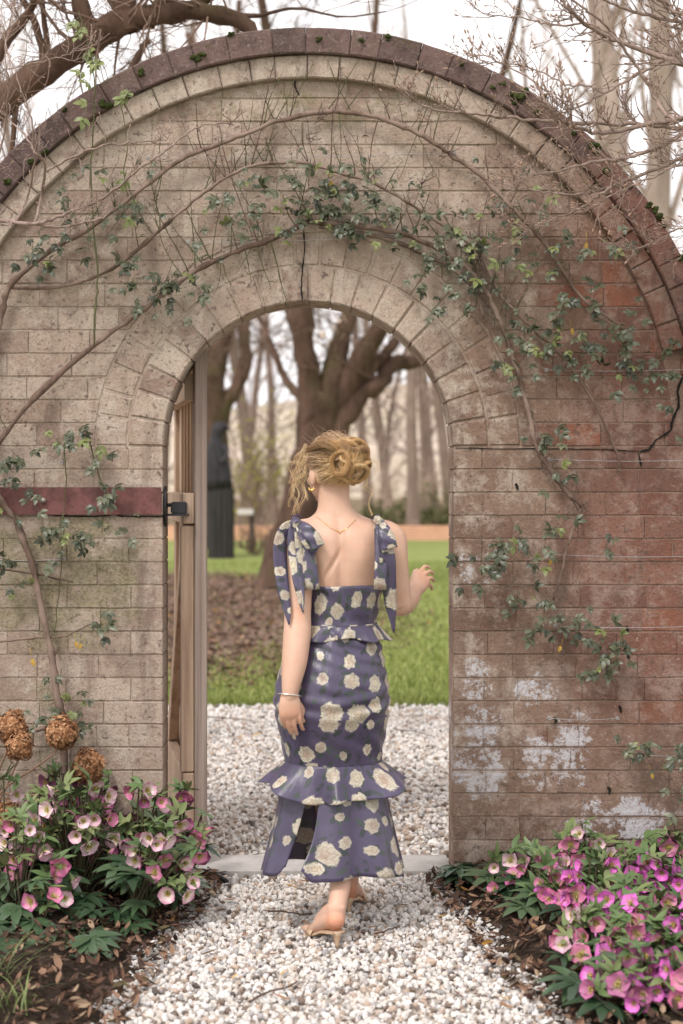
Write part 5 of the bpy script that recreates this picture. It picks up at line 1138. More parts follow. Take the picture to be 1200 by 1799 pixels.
C4 = cane([(-14, 800), (-12, 850), (5, 885), (30, 920), (55, 990), (75, 1080), (90, 1150), (100, 1220), (108, 1258), (112, 1350), (110, 1545)], [6, 6.5, 6.8, 6.2, 6.2, 8.5, 8, 9], Y0=-.06)
cane([(-30, 620), (-14, 600), (0, 560)], [7, 7, 6]); cane([(-12, 800), (-20, 700), (-12, 600)], [6, 6, 6])
cane([(108, 1262), (70, 1282), (20, 1288), (-20, 1300)], [5, 4.5, 4]); cane([(0, 1000), (60, 1008), (128, 1022)], [2.2, 2, 1.4], m=M_YOUNGCANE); cane([(0, 1128), (60, 1120), (110, 1118), (160, 1095)], [3, 2.6, 1.4])
cane([(145, 1010), (98, 1125), (90, 1030), (86, 960)], [1.3, 1.4, 1.2, 1], m=M_GREENCANE) if False else None
S5 = cane([(165, 610), (168, 540), (172, 480), (164, 400), (160, 300), (164, 220), (166, 150), (150, 60), (138, 20)], [2.0, 2.0, 1.8, 1.6, 1.2, .8], m=M_GREENCANE, Y0=-.12)
cane([(225, 345), (218, 300), (224, 250), (212, 180)], [1.2, 1, .8], m=M_GREENCANE, Y0=-.1)
for pts in (([(112, 900), (110, 960), (104, 1040), (96, 1110)]), ([(112, 770), (116, 850), (112, 905)]), ([(152, 755), (172, 830), (185, 870)])): cane(pts, [1.2, 1.2, .9], m=M_GREENCANE)
# ---- young shoots standing off the canes
def shoot(p0, d, L, r, m, name='shoot', n=9):
    pts = [Vector(p0)]; d = Vector(d).normalized()
    for _ in range(n-1): d = (d+Vector((jit(.14), jit(.05), jit(.14)+.02))).normalized(); q = pts[-1]+d*L/(n-1); q.y = min(q.y, -.018); pts.append(q)
    mb = MB(); tube(mb, [tuple(q) for q in pts], np.linspace(r, r*.45, n), 4)
    for _ in range(int(L*26)):                            # side spurs
        q = random.randint(2, n-1); e = Vector((jit(1), -.3+jit(.4), jit(1)+.3)).normalized(); l_ = random.uniform(.008, .035)
        tube(mb, [tuple(pts[q]), tuple(pts[q]+e*l_*.6), tuple(pts[q]+e*l_+Vector((0, 0, l_*.2)))], [r*.5, r*.4, r*.3], 3)
    link(name, mb.mesh(name, m), rose); return pts
ends = []
for src, k0, k1, cnt, Lr in ((C2, 20, 74, 38, (.06, .24)), (C2b, 0, 40, 12, (.04, .12)), (C3, 18, 54, 34, (.06, .26)), (C3b, 0, 26, 12, (.05, .2)), (C1, 26, 49, 22, (.08, .3)), (C1b, 0, 30, 20, (.06, .22)), (C1b, 30, 54, 7, (.03, .08)), (C3b, 26, 49, 6, (.02, .06)), (C1, 2, 26, 5, (.02, .07)), (C4, 6, 40, 8, (.03, .1))):
    for _ in range(cnt):
        p0 = src[min(len(src)-1, random.randint(k0, k1))]; up_ = 1 if random.random() < .8 else -.7
        ends.append(shoot(p0, (jit(.7), -.12, up_), random.uniform(*Lr), random.uniform(.0014, .0026), random.choice((M_GREENCANE, M_GREENCANE, M_YOUNGCANE))))
# tangles of old spurs where the canes were tied in
def tangle(px, py, n, R_):
    for _ in range(n): shoot(tuple(W(px+jit(10), py+jit(8), -.05)), (jit(1), -.2, jit(1)), random.uniform(.02, R_), .0016, M_YOUNGCANE, 'spur', 6)
for q in ((565, 205, 9, .07), (785, 268, 12, .06), (690, 215, 6, .05), (480, 285, 8, .06), (735, 330, 8, .07), (840, 470, 5, .05), (905, 372, 7, .05), (945, 790, 5, .05), (1022, 888, 9, .06), (895, 640, 4, .03), (1085, 828, 3, .03), (545, 240, 6, .08), (100, 1230, 4, .04), (855, 220, 5, .05)): tangle(*q)
# ---- leaves
def put_leaf(px, py, Y=-.06, me=None, s=None):
    if (abs(px-541.5) < 244 and py > 784) or (py <= 784 and math.hypot(px-541.5, py-784) < 262): return
    d = Vector((jit(.9), -.45-random.random()*.5, -.45+jit(.8))); m4 = Matrix.Translation(W(px, py, Y)) @ aim(d, Vector((jit(.6), -1, .55+jit(.4))), s or random.uniform(.75, 1.2))
    place('leaf', me or random.choice(RL), rose, m4)
LZ = [(600, 330, 16, 40, 34), (660, 320, 9, 36, 30), (520, 300, 7, 40, 24), (405, 370, 12, 44, 26), (450, 340, 12, 40, 30), (520, 365, 12, 42, 26), (575, 385, 9, 40, 22), (630, 375, 14, 36, 26), (700, 365, 8, 40, 22), (745, 395, 7, 34, 22), (790, 430, 13, 36, 30), (755, 450, 8, 26, 24), (830, 470, 12, 36, 24), (870, 430, 10, 26, 36), (905, 360, 8, 34, 30), (960, 370, 4, 18, 18), (945, 440, 9, 26, 26), (1010, 415, 5, 34, 16), (1055, 425, 6, 30, 18), (300, 500, 12, 40, 22), (340, 490, 7, 34, 22), (270, 520, 5, 22, 14), (220, 455, 7, 22, 22), (225, 490, 3, 10, 14), (85, 440, 7, 30, 18), (60, 420, 4, 24, 12), (130, 415, 4, 26, 14), (190, 380, 6, 34, 16), (240, 290, 3, 16, 14), (140, 300, 3, 20, 10), (110, 345, 3, 18, 8), (210, 350, 4, 22, 16),
      (1045, 520, 9, 36, 22), (1090, 580, 11, 34, 20), (1120, 640, 12, 46, 20), (1160, 660, 6, 30, 12), (1040, 620, 8, 34, 16), (1000, 600, 5, 24, 16), (950, 590, 7, 36, 20), (990, 550, 4, 30, 16), (925, 600, 4, 20, 16), (880, 630, 4, 14, 14), (790, 545, 5, 20, 12), (920, 660, 4, 16, 14), (900, 560, 4, 22, 12), (990, 765, 4, 22, 14), (960, 755, 3, 20, 12), (985, 830, 4, 14, 14), (20, 815, 12, 24, 24), (30, 870, 5, 24, 14), (110, 770, 4, 14, 14), (150, 765, 5, 24, 16), (175, 810, 4, 12, 16), (180, 850, 4, 16, 14), (200, 870, 3, 16, 10), (120, 935, 8, 26, 14), (150, 940, 4, 26, 10), (100, 960, 4, 14, 14), (215, 920, 3, 20, 12), (10, 1000, 5, 18, 26), (35, 1020, 3, 14, 14), (180, 1085, 4, 10, 12), (130, 1225, 6, 22, 14), (145, 1265, 4, 18, 10), (85, 1200, 2, 6, 12), (60, 1255, 3, 12, 10),
      (810, 1000, 7, 26, 14), (850, 970, 5, 22, 12), (880, 945, 3, 16, 8), (920, 945, 3, 18, 10), (985, 915, 4, 14, 8), (905, 1040, 3, 14, 10), (940, 1045, 3, 10, 8), (940, 985, 4, 20, 14), (968, 1090, 8, 18, 16), (1050, 1100, 6, 18, 12), (1070, 1130, 6, 22, 10), (1045, 1170, 4, 14, 8), (1075, 1165, 4, 14, 10), (1120, 1310, 8, 20, 14), (1190, 1330, 4, 12, 14), (1195, 1395, 4, 8, 14), (1070, 955, 2, 8, 10), (1190, 700, 4, 12, 26)]
for cx_, cy_, cnt, sx, sy in LZ:
    for _ in range(int(cnt*1.6+.5)):
        me = random.choice(LL) if random.random() < .10 else None
        put_leaf(random.gauss(cx_, sx*1.0), random.gauss(cy_, sy*1.0), -.045-random.random()*.05, me, random.uniform(.45, .9))
for q, y in ((166, 150), (172, 185), (150, 60), (155, 75), (160, 110), (148, 95), (165, 95), (158, 130), (143, 40), (138, 30), (170, 100), (152, 190), (215, 150), (212, 165), (222, 160)): put_leaf(q, y, -.13, random.choice(LL), .9)
for q, y in ((130, 1112), (52, 1138), (148, 1116), (975, 968), (990, 1120), (1140, 1345), (1000, 560), (1030, 408), (575, 300)):
    d = Vector((jit(.4), -.3, -1)); place('yellow_leaf', YL, rose, Matrix.Translation(W(q, y, -.07)) @ aim(d, (jit(.4), -1, .3), random.uniform(.7, 1.0)))
# ================================================================== TRAINING WIRES
M_WIRE = plain('galvanised_wire', (.42, .40, .40), .45, .2, 60, .5, .4)
def wire(a, b, label):
    A, B = W(*a, -.022), W(*b, -.022); n = 14; pts = [tuple(A.lerp(B, i_/(n-1))-Vector((0, 0, .006*math.sin(PI*i_/(n-1))))) for i_ in range(n)]
    t = empty('training_wire', tuple(A), label, 'wire', 'training wires on the wall'); mb = MB(); tube(mb, pts, .0011, 5); link('strand', mb.mesh('strand', M_WIRE), t)
    for e in (A, B):
        mb = MB(); tube(mb, [tuple(e+Vector((0, .022, 0))), tuple(e)], .003, 6); tube(mb, [tuple(e+Vector((.006*math.cos(x), 0, .006*math.sin(x)))) for x in np.linspace(0, 2*PI, 12)], .0016, 5); link('eye_bolt', mb.mesh('eye_bolt', M_WIRE), t)
wire((260, 277), (800, 268), 'thin wire stretched over the arch under the topmost rose cane')
wire((330, 425), (690, 415), 'thin wire crossing just above the voussoirs of the doorway')
wire((965, 807), (1230, 808), 'thin wire along the right pier level with the long crack')
wire((970, 974), (1230, 977), 'thin wire on the right pier below the hanging rose cane')
wire((975, 1100), (1230, 1100), 'thin wire on the right pier above the salt stained bricks')
wire((965, 1262), (1085, 1262), 'short thin wire ending amid the salt stained bricks')
wire((1125, 1326), (1230, 1325), 'short thin wire on the right pier by the lowest rose leaves')
wire((960, 650), (1230, 648), 'thin wire on the right pier under the foot of the brick ring')
wire((20, 818), (108, 812), 'short thin wire on the left pier above the steel strap'); wire((-20, 982), (112, 982), 'thin wire on the left pier below the steel strap')
# ================================================================== MAGNOLIA AND BARE SHRUB IN FRONT OF THE WALL
k = NM('magnolia_bark', .8, .25); p = k.objco(); a = k.noise(p, 30, 5, .7); M_MAG = k.base(k.ramp(a, [(.3, (.16, .108, .09)), (.6, (.32, .235, .20)), (.8, (.45, .36, .32))]))
M_BUD = plain('downy_bud', (.30, .20, .15), .8, .3)
def twig_tree(root, lines, trunk, mat, seed, dens, Lr, bud=.0042, side=1):
    rs_ = np.random.default_rng(seed)
    for pts, r_px, Y in lines:
        P_ = [W(a, b, Y+.10*math.sin(q*1.3+a*.01)) for q, (a, b) in enumerate(pts)]
        if trunk is not None: P_ = [trunk(P_[0])]+P_
        n = len(P_)*6; s = spline([tuple(q) for q in P_], n)+rs_.normal(0, .0022, (n, 3)); rr = np.interp(np.linspace(0, 1, n), np.linspace(0, 1, len(r_px)), r_px)/WPX
        mb = MB(); tube(mb, s, rr, 7); bb = MB(); L = np.sum(np.linalg.norm(np.diff(s, axis=0), axis=1))
        def twig(p0, d, l_, r, lv):
            pts_ = [np.array(p0)]; d = np.array(d)/np.linalg.norm(d); m = 6
            for _ in range(m): d = d+rs_.normal(0, .22, 3)*np.array([1, .6, 1])+np.array([0, 0, .09]); d /= np.linalg.norm(d); pts_.append(pts_[-1]+d*l_/m)
            tube(mb, pts_, np.linspace(r, max(.0009, r*.5), m+1), 5 if lv else 4)
            if rs_.random() < .85:
                e = pts_[-1]; bl = bud*rs_.uniform(.7, 1.6); tube(bb, [e-d*.002, e+d*bl*.8, e+d*bl*1.8, e+d*bl*2.7], [.0012, bl*.55, bl*.5, .0004], 6)
            for q in range(1, m):
                if rs_.random() < .5: e = pts_[q]; o = rs_.normal(0, 1, 3); o /= np.linalg.norm(o); tube(bb, [e, e+o*bud*.6, e+o*bud*1.5], [.0011, bud*.33, .0003], 5)
            if lv > 0:
                for _ in range(rs_.integers(2, 5)):
                    q = rs_.integers(1, m); o = rs_.normal(0, 1, 3)*np.array([1, .6, 1]); o -= d*np.dot(o, d); o /= np.linalg.norm(o)+1e-9; twig(pts_[q], d+o*rs_.uniform(.5, 1.1), l_*rs_.uniform(.35, .65), r*.65, lv-1)
        vis = [q for q in range(6, n) if -80 < PX0+s[q][0]*FPX/(s[q][1]-CAMY) < 1280]
        for _ in range(int(dens*len(vis)/n*L)):
            q = int(rs_.choice(vis)); tg = s[min(q+1, n-1)]-s[q-1]; tg /= np.linalg.norm(tg); o = rs_.normal(0, 1, 3)*np.array([1, .7, 1])+np.array([0, 0, .45]); o -= tg*np.dot(o, tg); o /= np.linalg.norm(o)
            twig(s[q], tg*.9+o*rs_.uniform(.5, 1.1), rs_.uniform(*Lr), max(.0014, rr[q]*.4), 1 if rs_.random() < .75 else 0)
        for _ in range(3): twig(s[-1], s[-1]-s[-3]+rs_.normal(0, .01, 3), Lr[1]*.6, .0018, 1)
        b_ = link('branch', mb.mesh('branch', mat), root); o_ = link('buds', bb.mesh('buds', M_BUD)); o_.parent = b_; o_['kind'] = 'stuff'
mag = empty('magnolia_tree', (1.78, -.75, 0), 'budding magnolia reaching bare twigs across the right of the arch', 'tree')
MT = spline([(1.78, -.75, -.03), (1.80, -.72, .6), (1.74, -.70, 1.3), (1.78, -.66, 2.1), (1.72, -.7, 2.9), (1.76, -.72, 3.7)], 40)
def mag_trunk(p0):
    z = max(.9, p0.z-.35); return Vector(MT[int(np.argmin(abs(MT[:, 2]-z)))])
mb = MB(); tube(mb, MT, np.linspace(.055, .022, 40), 12); link('trunk', mb.mesh('trunk', M_MAG), mag)
ML = [([(1290, 200), (1200, 208), (1130, 220), (1058, 234), (1010, 222), (978, 205), (960, 180), (935, 140), (900, 122), (850, 95)], [6, 4.4, 3.6, 2.8, 2.2, 1.6, 1.2], -.55),
      ([(1290, 232), (1200, 226), (1120, 218), (1040, 216), (985, 215), (900, 208), (830, 200), (765, 193), (725, 178)], [5, 4.2, 3.8, 3.2, 2.6, 2, 1.2], -.42),
      ([(1290, 215), (1200, 235), (1150, 262), (1090, 280), (1040, 285), (985, 300), (940, 307)], [5, 4, 3.4, 2.8, 2, 1.2], -.6),
      ([(1290, 255), (1200, 278), (1140, 302), (1080, 325), (1030, 340), (970, 340), (910, 330)], [5, 3.6, 3, 2.6, 1.8, 1.2], -.5),
      ([(1075, 328), (1050, 345), (1010, 372), (985, 380), (935, 398)], [2.4, 2.2, 1.8, 1.4, 1], -.5),
      ([(1290, 150), (1200, 113), (1140, 92), (1080, 70), (1040, 50), (1005, 22), (985, 0), (960, -50)], [6, 5, 4.4, 3.6, 3, 2.4, 1.8], -.65),
      ([(1290, 75), (1200, 42), (1140, 28), (1080, 8), (1030, -20)], [5, 3.6, 3, 2.4, 1.6], -.55),
      ([(1290, 40), (1200, 24), (1170, 10), (1130, -30)], [5, 4, 3.4, 3], -.6),
      ([(1290, 100), (1200, 88), (1150, 115), (1100, 142), (1060, 165), (1010, 190), (985, 200)], [4, 3, 2.6, 2.2, 1.8, 1.2], -.48),
      ([(1190, 215), (1160, 190), (1140, 150), (1100, 90), (1065, 45), (1020, 10), (985, -20)], [3.4, 3, 2.6, 2.2, 2, 1.6], -.7),
      ([(1290, 330), (1200, 292), (1150, 310), (1100, 330), (1060, 352)], [3, 2.4, 2, 1.6, 1], -.62),
      ([(1090, 75), (1040, 42), (980, 45), (920, 32), (870, 28)], [2, 1.8, 1.5, 1.2, .9], -.6),
      ([(1060, 165), (1030, 150), (990, 148), (930, 118), (860, 110)], [1.8, 1.5, 1.3, 1, .8], -.5),
      ([(1290, 420), (1200, 402), (1160, 420), (1115, 438)], [2.4, 1.8, 1.4, .9], -.55)]
ML = [(p_, r_, y_) for p_, r_, y_ in ML]
for q in ML: twig_tree(mag, [q], mag_trunk if q[0][0][0] > 1250 else None, M_MAG, 300+ML.index(q), 28, (.05, .18), .0046)
bs = empty('bare_shrub', (-1.62, -.55, 0), 'pale leafless shrub arching long twigs over the left of the wall', 'shrub')
ST = spline([(-1.62, -.55, -.03), (-1.60, -.52, .6), (-1.55, -.5, 1.3), (-1.50, -.5, 1.9), (-1.46, -.48, 2.4), (-1.40, -.45, 3.0)], 30)
mb = MB(); tube(mb, ST, np.linspace(.030, .012, 30), 10); link('stem', mb.mesh('stem', M_MAG), bs)
SLN = [([(-90, 400), (-40, 386), (0, 388), (60, 393), (110, 376), (180, 348), (240, 300), (290, 265), (345, 224), (405, 214)], [4.4, 4, 3.4, 2.8, 2.2, 1.8, 1], -.32),
       ([(62, 392), (72, 345), (80, 292), (62, 268), (50, 245), (20, 215)], [2.8, 2.6, 2.2, 1.6, 1.2], -.34), ([(82, 300), (120, 280), (160, 263), (215, 252), (275, 246)], [2, 1.8, 1.5, 1], -.33),
       ([(60, 394), (110, 398), (160, 388), (185, 380), (192, 365)], [2.4, 2, 1.8, 1.2], -.30), ([(28, 388), (48, 345), (60, 280), (55, 210), (30, 140), (8, 70)], [2.2, 2, 1.6, 1.2, .8], -.36), ([(-60, 300), (-10, 290), (10, 215), (14, 150), (10, 80), (25, 20)], [2, 1.8, 1.5, 1.2, .8], -.4), ([(-60, 150), (0, 125), (60, 112), (110, 98), (150, 85)], [1.6, 1.3, 1, .8], -.4)]
def st_trunk(p0): return Vector(ST[int(np.argmin(abs(ST[:, 2]-max(.5, p0.z-.25))))])
for q in SLN: twig_tree(bs, [q], st_trunk if q[0][0][0] < -30 else None, M_MAG, 400+SLN.index(q), 15, (.04, .14), .003)
# ================================================================== DRIED HYDRANGEA
M_DRY = None
k = NM('dried_bract', .8, .2); i = k.island(); n_ = k.noise(k.objco(), 60, 3)
M_DRY = k.base(k.ramp(k.math('ADD', k.math('MULTIPLY', i, .8), k.math('MULTIPLY', n_, .2)), [(.05, (.11, .045, .02)), (.35, (.24, .108, .048)), (.65, (.36, .18, .088)), (.95, (.48, .28, .16))]))
def hyd_head(seed, r, nfl=260):
    random.seed(seed); mb = MB()
    for q in range(nfl):
        z = 1-2*(q+.5)/nfl; ph = q*2.39996; d = Vector((math.sqrt(1-z*z)*math.cos(ph), math.sqrt(1-z*z)*math.sin(ph), z)); c = d*r*random.uniform(.84, 1.06)*(1+.13*math.sin(3*d.x+seed)+.10*math.sin(5*d.z+2*d.x+seed)+.08*math.cos(4*d.y))
        t1 = d.orthogonal().normalized(); t2 = d.cross(t1); a0 = random.uniform(0, 6)
        for j in range(4):
            a = a0+j*PI/2+jit(.2); e = (t1*math.cos(a)+t2*math.sin(a)); s_ = d.cross(e); L = r*random.uniform(.17, .25); w_ = L*.48; cu = random.uniform(-.3, .7)
            p0, p1, p2, p3 = c, c+e*L*.55+s_*w_+d*L*.15*cu, c+e*L+d*L*cu*.7, c+e*L*.55-s_*w_+d*L*.3*cu
            mb.add([tuple(x) for x in (p0, p1, p2, p3)], [(0, 1, 2), (0, 2, 3)])
    return mb.mesh('flower_head', M_DRY, False)
HH = [hyd_head(1, .058), hyd_head(2, .060)]; random.seed(33)
hyd = empty('hydrangea', (wx(-60), -.35, .02), 'hydrangea with dry brown flower heads at the left foot of the wall', 'shrub')
M_HSTEM = plain('hydrangea_stem', (.20, .115, .075), .8, .3, 20)
for q, (a, b, s_, st_) in enumerate(((20, 1276, 1.0, [(20, 1300), (-30, 1420), (-70, 1530)]), (34, 1312, .82, [(34, 1330), (-20, 1450), (-60, 1540)]), (110, 1287, 1.0, [(100, 1318), (60, 1350), (0, 1395), (-60, 1500)]), (155, 1346, 1.0, [(140, 1365), (95, 1392), (30, 1398), (-20, 1398), (-70, 1500)]), (12, 1432, .9, [(10, 1450), (-20, 1500), (-60, 1560)]), (10, 1478, 1.05, [(8, 1500), (-30, 1560), (-60, 1590)]))):
    Yq = -.22-.05*(q % 3); pc = W(a, b, Yq)
    place('flower_head', HH[q % 2], hyd, Matrix.Translation(pc) @ Matrix.Rotation(q*1.3, 4, 'Z') @ Matrix.Rotation(q*.7, 4, 'X') @ Matrix.Diagonal((s_, s_, s_*.92, 1)))
    mb = MB(); pts = [tuple(pc)]+[tuple(W(x, y, Yq-.01)) for x, y in st_]; tube(mb, spline(pts, 20), np.linspace(.0028, .0045, 20), 6); link('stem', mb.mesh('stem', M_HSTEM), hyd)
# ================================================================== HELLEBORES
def petal_mat(name, edge, mid, cen):
    k = NM(name, .5, .35); u = k.sep(k.uv()); t, s_ = u[0], u[1]; rnd = k.objrand(); vein = k.noise(k.scale(k.uv(), (2, 26, 1)), 1, 3, .6)
    e = k.ramp(rnd, [(0, edge[0]), (.5, edge[1]), (1, edge[2])]); m_ = k.mix(rnd, mid[0], mid[1])
    c = k.mix(k.ss(t, .15, .45), cen, m_); c = k.mix(k.ss(t, .45, .95), c, e); c = k.mix(k.math('MULTIPLY', k.ss(vein, .5, .7), .25), c, e)
    k.base(c); k.b.inputs['Subsurface Weight'].default_value = .0; return k.m
M_PALE = petal_mat('pale_pink_sepal', ((.60, .26, .40), (.72, .50, .60), (.56, .20, .34)), ((.66, .42, .46), (.76, .64, .60)), (.45, .42, .20))
M_DUSK = petal_mat('dusky_purple_sepal', ((.20, .045, .12), (.30, .075, .19), (.40, .13, .26)), ((.24, .06, .14), (.36, .12, .22)), (.25, .17, .12))
M_ROSEP = petal_mat('rose_pink_sepal', ((.50, .11, .27), (.62, .20, .34), (.44, .10, .30)), ((.52, .16, .28), (.62, .28, .36)), (.40, .30, .15))
M_MAGP = petal_mat('magenta_sepal', ((.58, .085, .44), (.66, .15, .54), (.50, .07, .36)), ((.60, .14, .44), (.68, .24, .56)), (.46, .18, .27))
M_STAM = plain('yellow_stamens', (.55, .45, .12), .7, .3)
def flower_mesh(seed, R_, cup, mat, ruff=.1):
    random.seed(seed); mb = MB(); UV = []
    for q in range(5):
        a0 = q*2*PI/5+jit(.12); cu = cup+jit(.15); nu_, nv2 = 6, 6; idx = []
        for i_ in range(nu_+1):
            t = i_/nu_; w_ = R_*.60*math.sin(PI*min(.985, .12+.84*t))**.8
            rad = R_*t; h = R_*(math.sin(cu)*t*(1.15-.35*t))
            for j in range(nv2+1):
                s_ = j/nv2*2-1; x = rad*math.cos(cu)**.6*(1-.06*s_*s_); y = s_*w_*.92; z = h+abs(s_)**2*w_*.28+jit(R_*.015)+R_*.03*math.sin(s_*5+q)*t+(q % 2)*R_*.025
                ca, sa = math.cos(a0), math.sin(a0); idx.append((x*ca-y*sa, x*sa+y*ca, z)); UV.append((t, s_*.5+.5))
        mb.add(idx, [(i_*(nv2+1)+j, i_*(nv2+1)+j+1, (i_+1)*(nv2+1)+j+1, (i_+1)*(nv2+1)+j) for i_ in range(nu_) for j in range(nv2)])
    nv0 = mb.n
    for _ in range(22):
        a = random.uniform(0, 6.28); r_ = R_*random.uniform(.05, .26); e = (r_*math.cos(a), r_*math.sin(a), R_*random.uniform(.22, .36)); tube(mb, [(e[0]*.3, e[1]*.3, 0), e, (e[0]*1.1, e[1]*1.1, e[2]+.0025)], [.0006, .0006, .0016], 4, mi=1)
    tube(mb, [(0, 0, .002), (0, 0, -.012), (.008, 0, -.026)], [.0035, .0026, .0022], 6, mi=2)
    me = mb.mesh('flower', [mat, M_STAM, M_BRACT]); lay = me.uv_layers.new(name='UVMap'); vi = np.zeros(len(me.loops), np.int32); me.loops.foreach_get('vertex_index', vi)
    UVa = np.array(UV+[(0, 0)]*(len(me.vertices)-nv0), np.float32); lay.data.foreach_set('uv', UVa[vi].reshape(-1)); return me
FL = {m_.name: [flower_mesh(60+q, .037+.003*(q % 2), (.35, .6, .85, 1.05)[q], m_) for q in range(4)] for m_ in (M_PALE, M_DUSK, M_ROSEP, M_MAGP)}
def hel_leaf(seed, L, nl):
    random.seed(seed); mb = MB()
    for q in range(nl): a = (q/(nl-1)-.5)*3.6; blade(mb, L*(1-.22*abs(a)/1.8)*random.uniform(.9, 1.1), L*.34, (0, 0, 0), a, .1+jit(.2), .22, .30+jit(.1), 6, serr=.03)
    tube(mb, [(0, 0, 0), (0, -L*.5, -L*.12)], [.0022, .0026], 5); return mb.mesh('leaf', M_HELLEAF)
HLf = [hel_leaf(70+q, .105, 7) for q in range(3)]+[hel_leaf(75, .09, 5)]
def bract(seed):
    random.seed(seed); mb = MB()
    for q in range(4): blade(mb, .058*random.uniform(.8, 1.15), .022, (0, 0, 0), (q/3-.5)*2.7+jit(.2), .35+jit(.25), .25, .25, 5)
    return mb.mesh('bract', M_BRACT)
BRc = [bract(80+q) for q in range(3)]
def hellebore(x, y, R_, h, nf, nl, mats, label, seed, nb=None, lean=(0, 0), spread=1.0):
    random.seed(seed); z0 = .03; t = empty('hellebore', (x, y, z0), label, 'hellebore', None); sm = MB(); M_ = [FL[m_.name] for m_ in mats]
    for q in range(int(nf*2.1)):
        a = random.uniform(0, 2*PI); rr = R_*math.sqrt(random.random()); zz = h*(1-.55*(rr/R_)**2)*random.uniform(.50, 1.05)
        c = Vector((x+rr*math.cos(a)+lean[0]*random.random(), y+rr*math.sin(a)*.8+lean[1]*random.random(), z0+zz)); c.y = min(c.y, -.07)
        ax = Vector((math.cos(a)*.7+jit(.5), -.85+jit(.55), (-.30 if h > .3 else .12)+jit(.45))); roll = random.uniform(0, 6.28)
        m4 = Matrix.Translation(c) @ (aim((0, 0, 1), (0, -1, 0)) if False else ax.to_track_quat('Z', 'Y').to_matrix().to_4x4()) @ Matrix.Rotation(roll, 4, 'Z') @ Matrix.Scale(random.uniform(.72, 1.08), 4)
        place('flower', random.choice(random.choice(M_)), t, m4)
        b_ = c-ax.normalized()*.025; tube(sm, spline([(x+jit(.05), y+jit(.05), 0), (x+(c.x-x)*.35, y+(c.y-y)*.35, z0+zz*.55), tuple(b_+Vector((0, 0, .022))), tuple(b_)], 9), np.linspace(.0042, .0022, 9), 5)
        for _ in range(nb if nb is not None else random.choice((1, 1, 2))):
            d = Vector((jit(1), -.4+jit(.8), .25+jit(.5))); place('bract', random.choice(BRc), t, Matrix.Translation(c-ax.normalized()*.03+Vector((jit(.02), jit(.02), jit(.02)+.01))) @ aim(d, (0, -.4, 1), random.uniform(.75, 1.2)))
    for q in range(nl):
        a = random.uniform(0, 2*PI); rr = R_*spread*random.uniform(.25, 1.15); zz = h*random.uniform(.22, .72)*(1.1-.35*rr/R_); c = Vector((x+rr*math.cos(a), y+rr*math.sin(a)*.85, z0+zz)); c.y = min(c.y, -.09)
        d = Vector((math.cos(a)+jit(.4), math.sin(a)*.8-.45+jit(.4), -.1+jit(.35))); place('leaf', random.choice(HLf), t, Matrix.Translation(c) @ aim(d, (0, -.25, 1), random.uniform(.65, 1.1)))
        tube(sm, spline([(x+jit(.05), y+jit(.05), 0), (x+(c.x-x)*.45, y+(c.y-y)*.45, z0+zz*.7), tuple(c-d.normalized()*.03)], 7), np.linspace(.004, .0025, 7), 5)
    o = link('stems', sm.mesh('stems', plain('hellebore_stem', (.07, .06, .03), .6, .4, 10)), t); o['kind'] = 'stuff'
hellebore(-1.02, -.46, .21, .39, 18, 14, (M_PALE, M_PALE, M_ROSEP), 'pale pink hellebore clump below the dry hydrangea heads', 501)
hellebore(-.80, -.50, .22, .42, 24, 16, (M_PALE, M_PALE, M_PALE, M_ROSEP), 'largest pale pink hellebore clump between hydrangea and gate', 502)
hellebore(-.58, -.42, .16, .38, 16, 10, (M_PALE, M_DUSK, M_ROSEP), 'mixed pale and dusky hellebore standing beside the foot of the gate', 503)
hellebore(-.82, -.17, .25, .41, 18, 12, (M_DUSK,), 'dusky purple hellebore against the brick wall behind the pale ones', 504)
hellebore(-.46, -.22, .11, .33, 10, 6, (M_ROSEP, M_DUSK), 'rose purple hellebore with flowers leaning onto the gate', 505)
hellebore(-.56, -.68, .14, .33, 10, 11, (M_PALE, M_ROSEP), 'low pink hellebore leaning over the left gravel edge', 506, lean=(.14, 0))
hellebore(-.94, -.74, .17, .33, 9, 9, (M_PALE, M_ROSEP), 'pink hellebore low in front of the clump below the hydrangea', 510)
hellebore(-1.08, -1.0, .13, .12, 2, 8, (M_ROSEP,), 'ragged hellebore seedling with a nodding flower on the leaf litter', 507)
hellebore(-.66, -.80, .11, .11, 0, 6, (M_PALE,), 'flowerless young hellebore beside the gravel in front of the pale clump', 508)
hellebore(-.96, -1.14, .14, .09, 0, 9, (M_PALE,), 'flowerless hellebore foliage low on the litter beside the grass tuft', 528)
hellebore(-.84, -.88, .13, .14, 1, 9, (M_ROSEP,), 'low leafy hellebore in front of the left clumps', 529)
hellebore(-.70, -1.06, .12, .10, 0, 8, (M_PALE,), 'flat flowerless hellebore rosette on the leaf litter', 509)
hellebore(.53, -.16, .07, .10, 0, 6, (M_PALE,), 'small glossy flowerless hellebore beside the right pier corner', 511)
hellebore(.74, -.15, .12, .17, 0, 9, (M_PALE,), 'dark leafy hellebore without flowers against the right pier', 512)
hellebore(.78, -.40, .15, .15, 9, 9, (M_ROSEP, M_PALE), 'rose pink hellebore nearest the doorway on the right', 513)
hellebore(.98, -.30, .20, .19, 18, 12, (M_ROSEP, M_PALE), 'pink hellebore below the salt stained bricks', 514)
hellebore(1.26, -.30, .20, .19, 18, 11, (M_ROSEP, M_ROSEP, M_DUSK), 'dusky rose hellebore against the reddest bricks', 515)
hellebore(.92, -.68, .16, .19, 16, 7, (M_MAGP, M_MAGP, M_ROSEP), 'rose magenta hellebore at the right gravel edge', 516)
hellebore(1.14, -.66, .20, .19, 26, 7, (M_MAGP,), 'brightest magenta hellebore amid the right bed', 517)
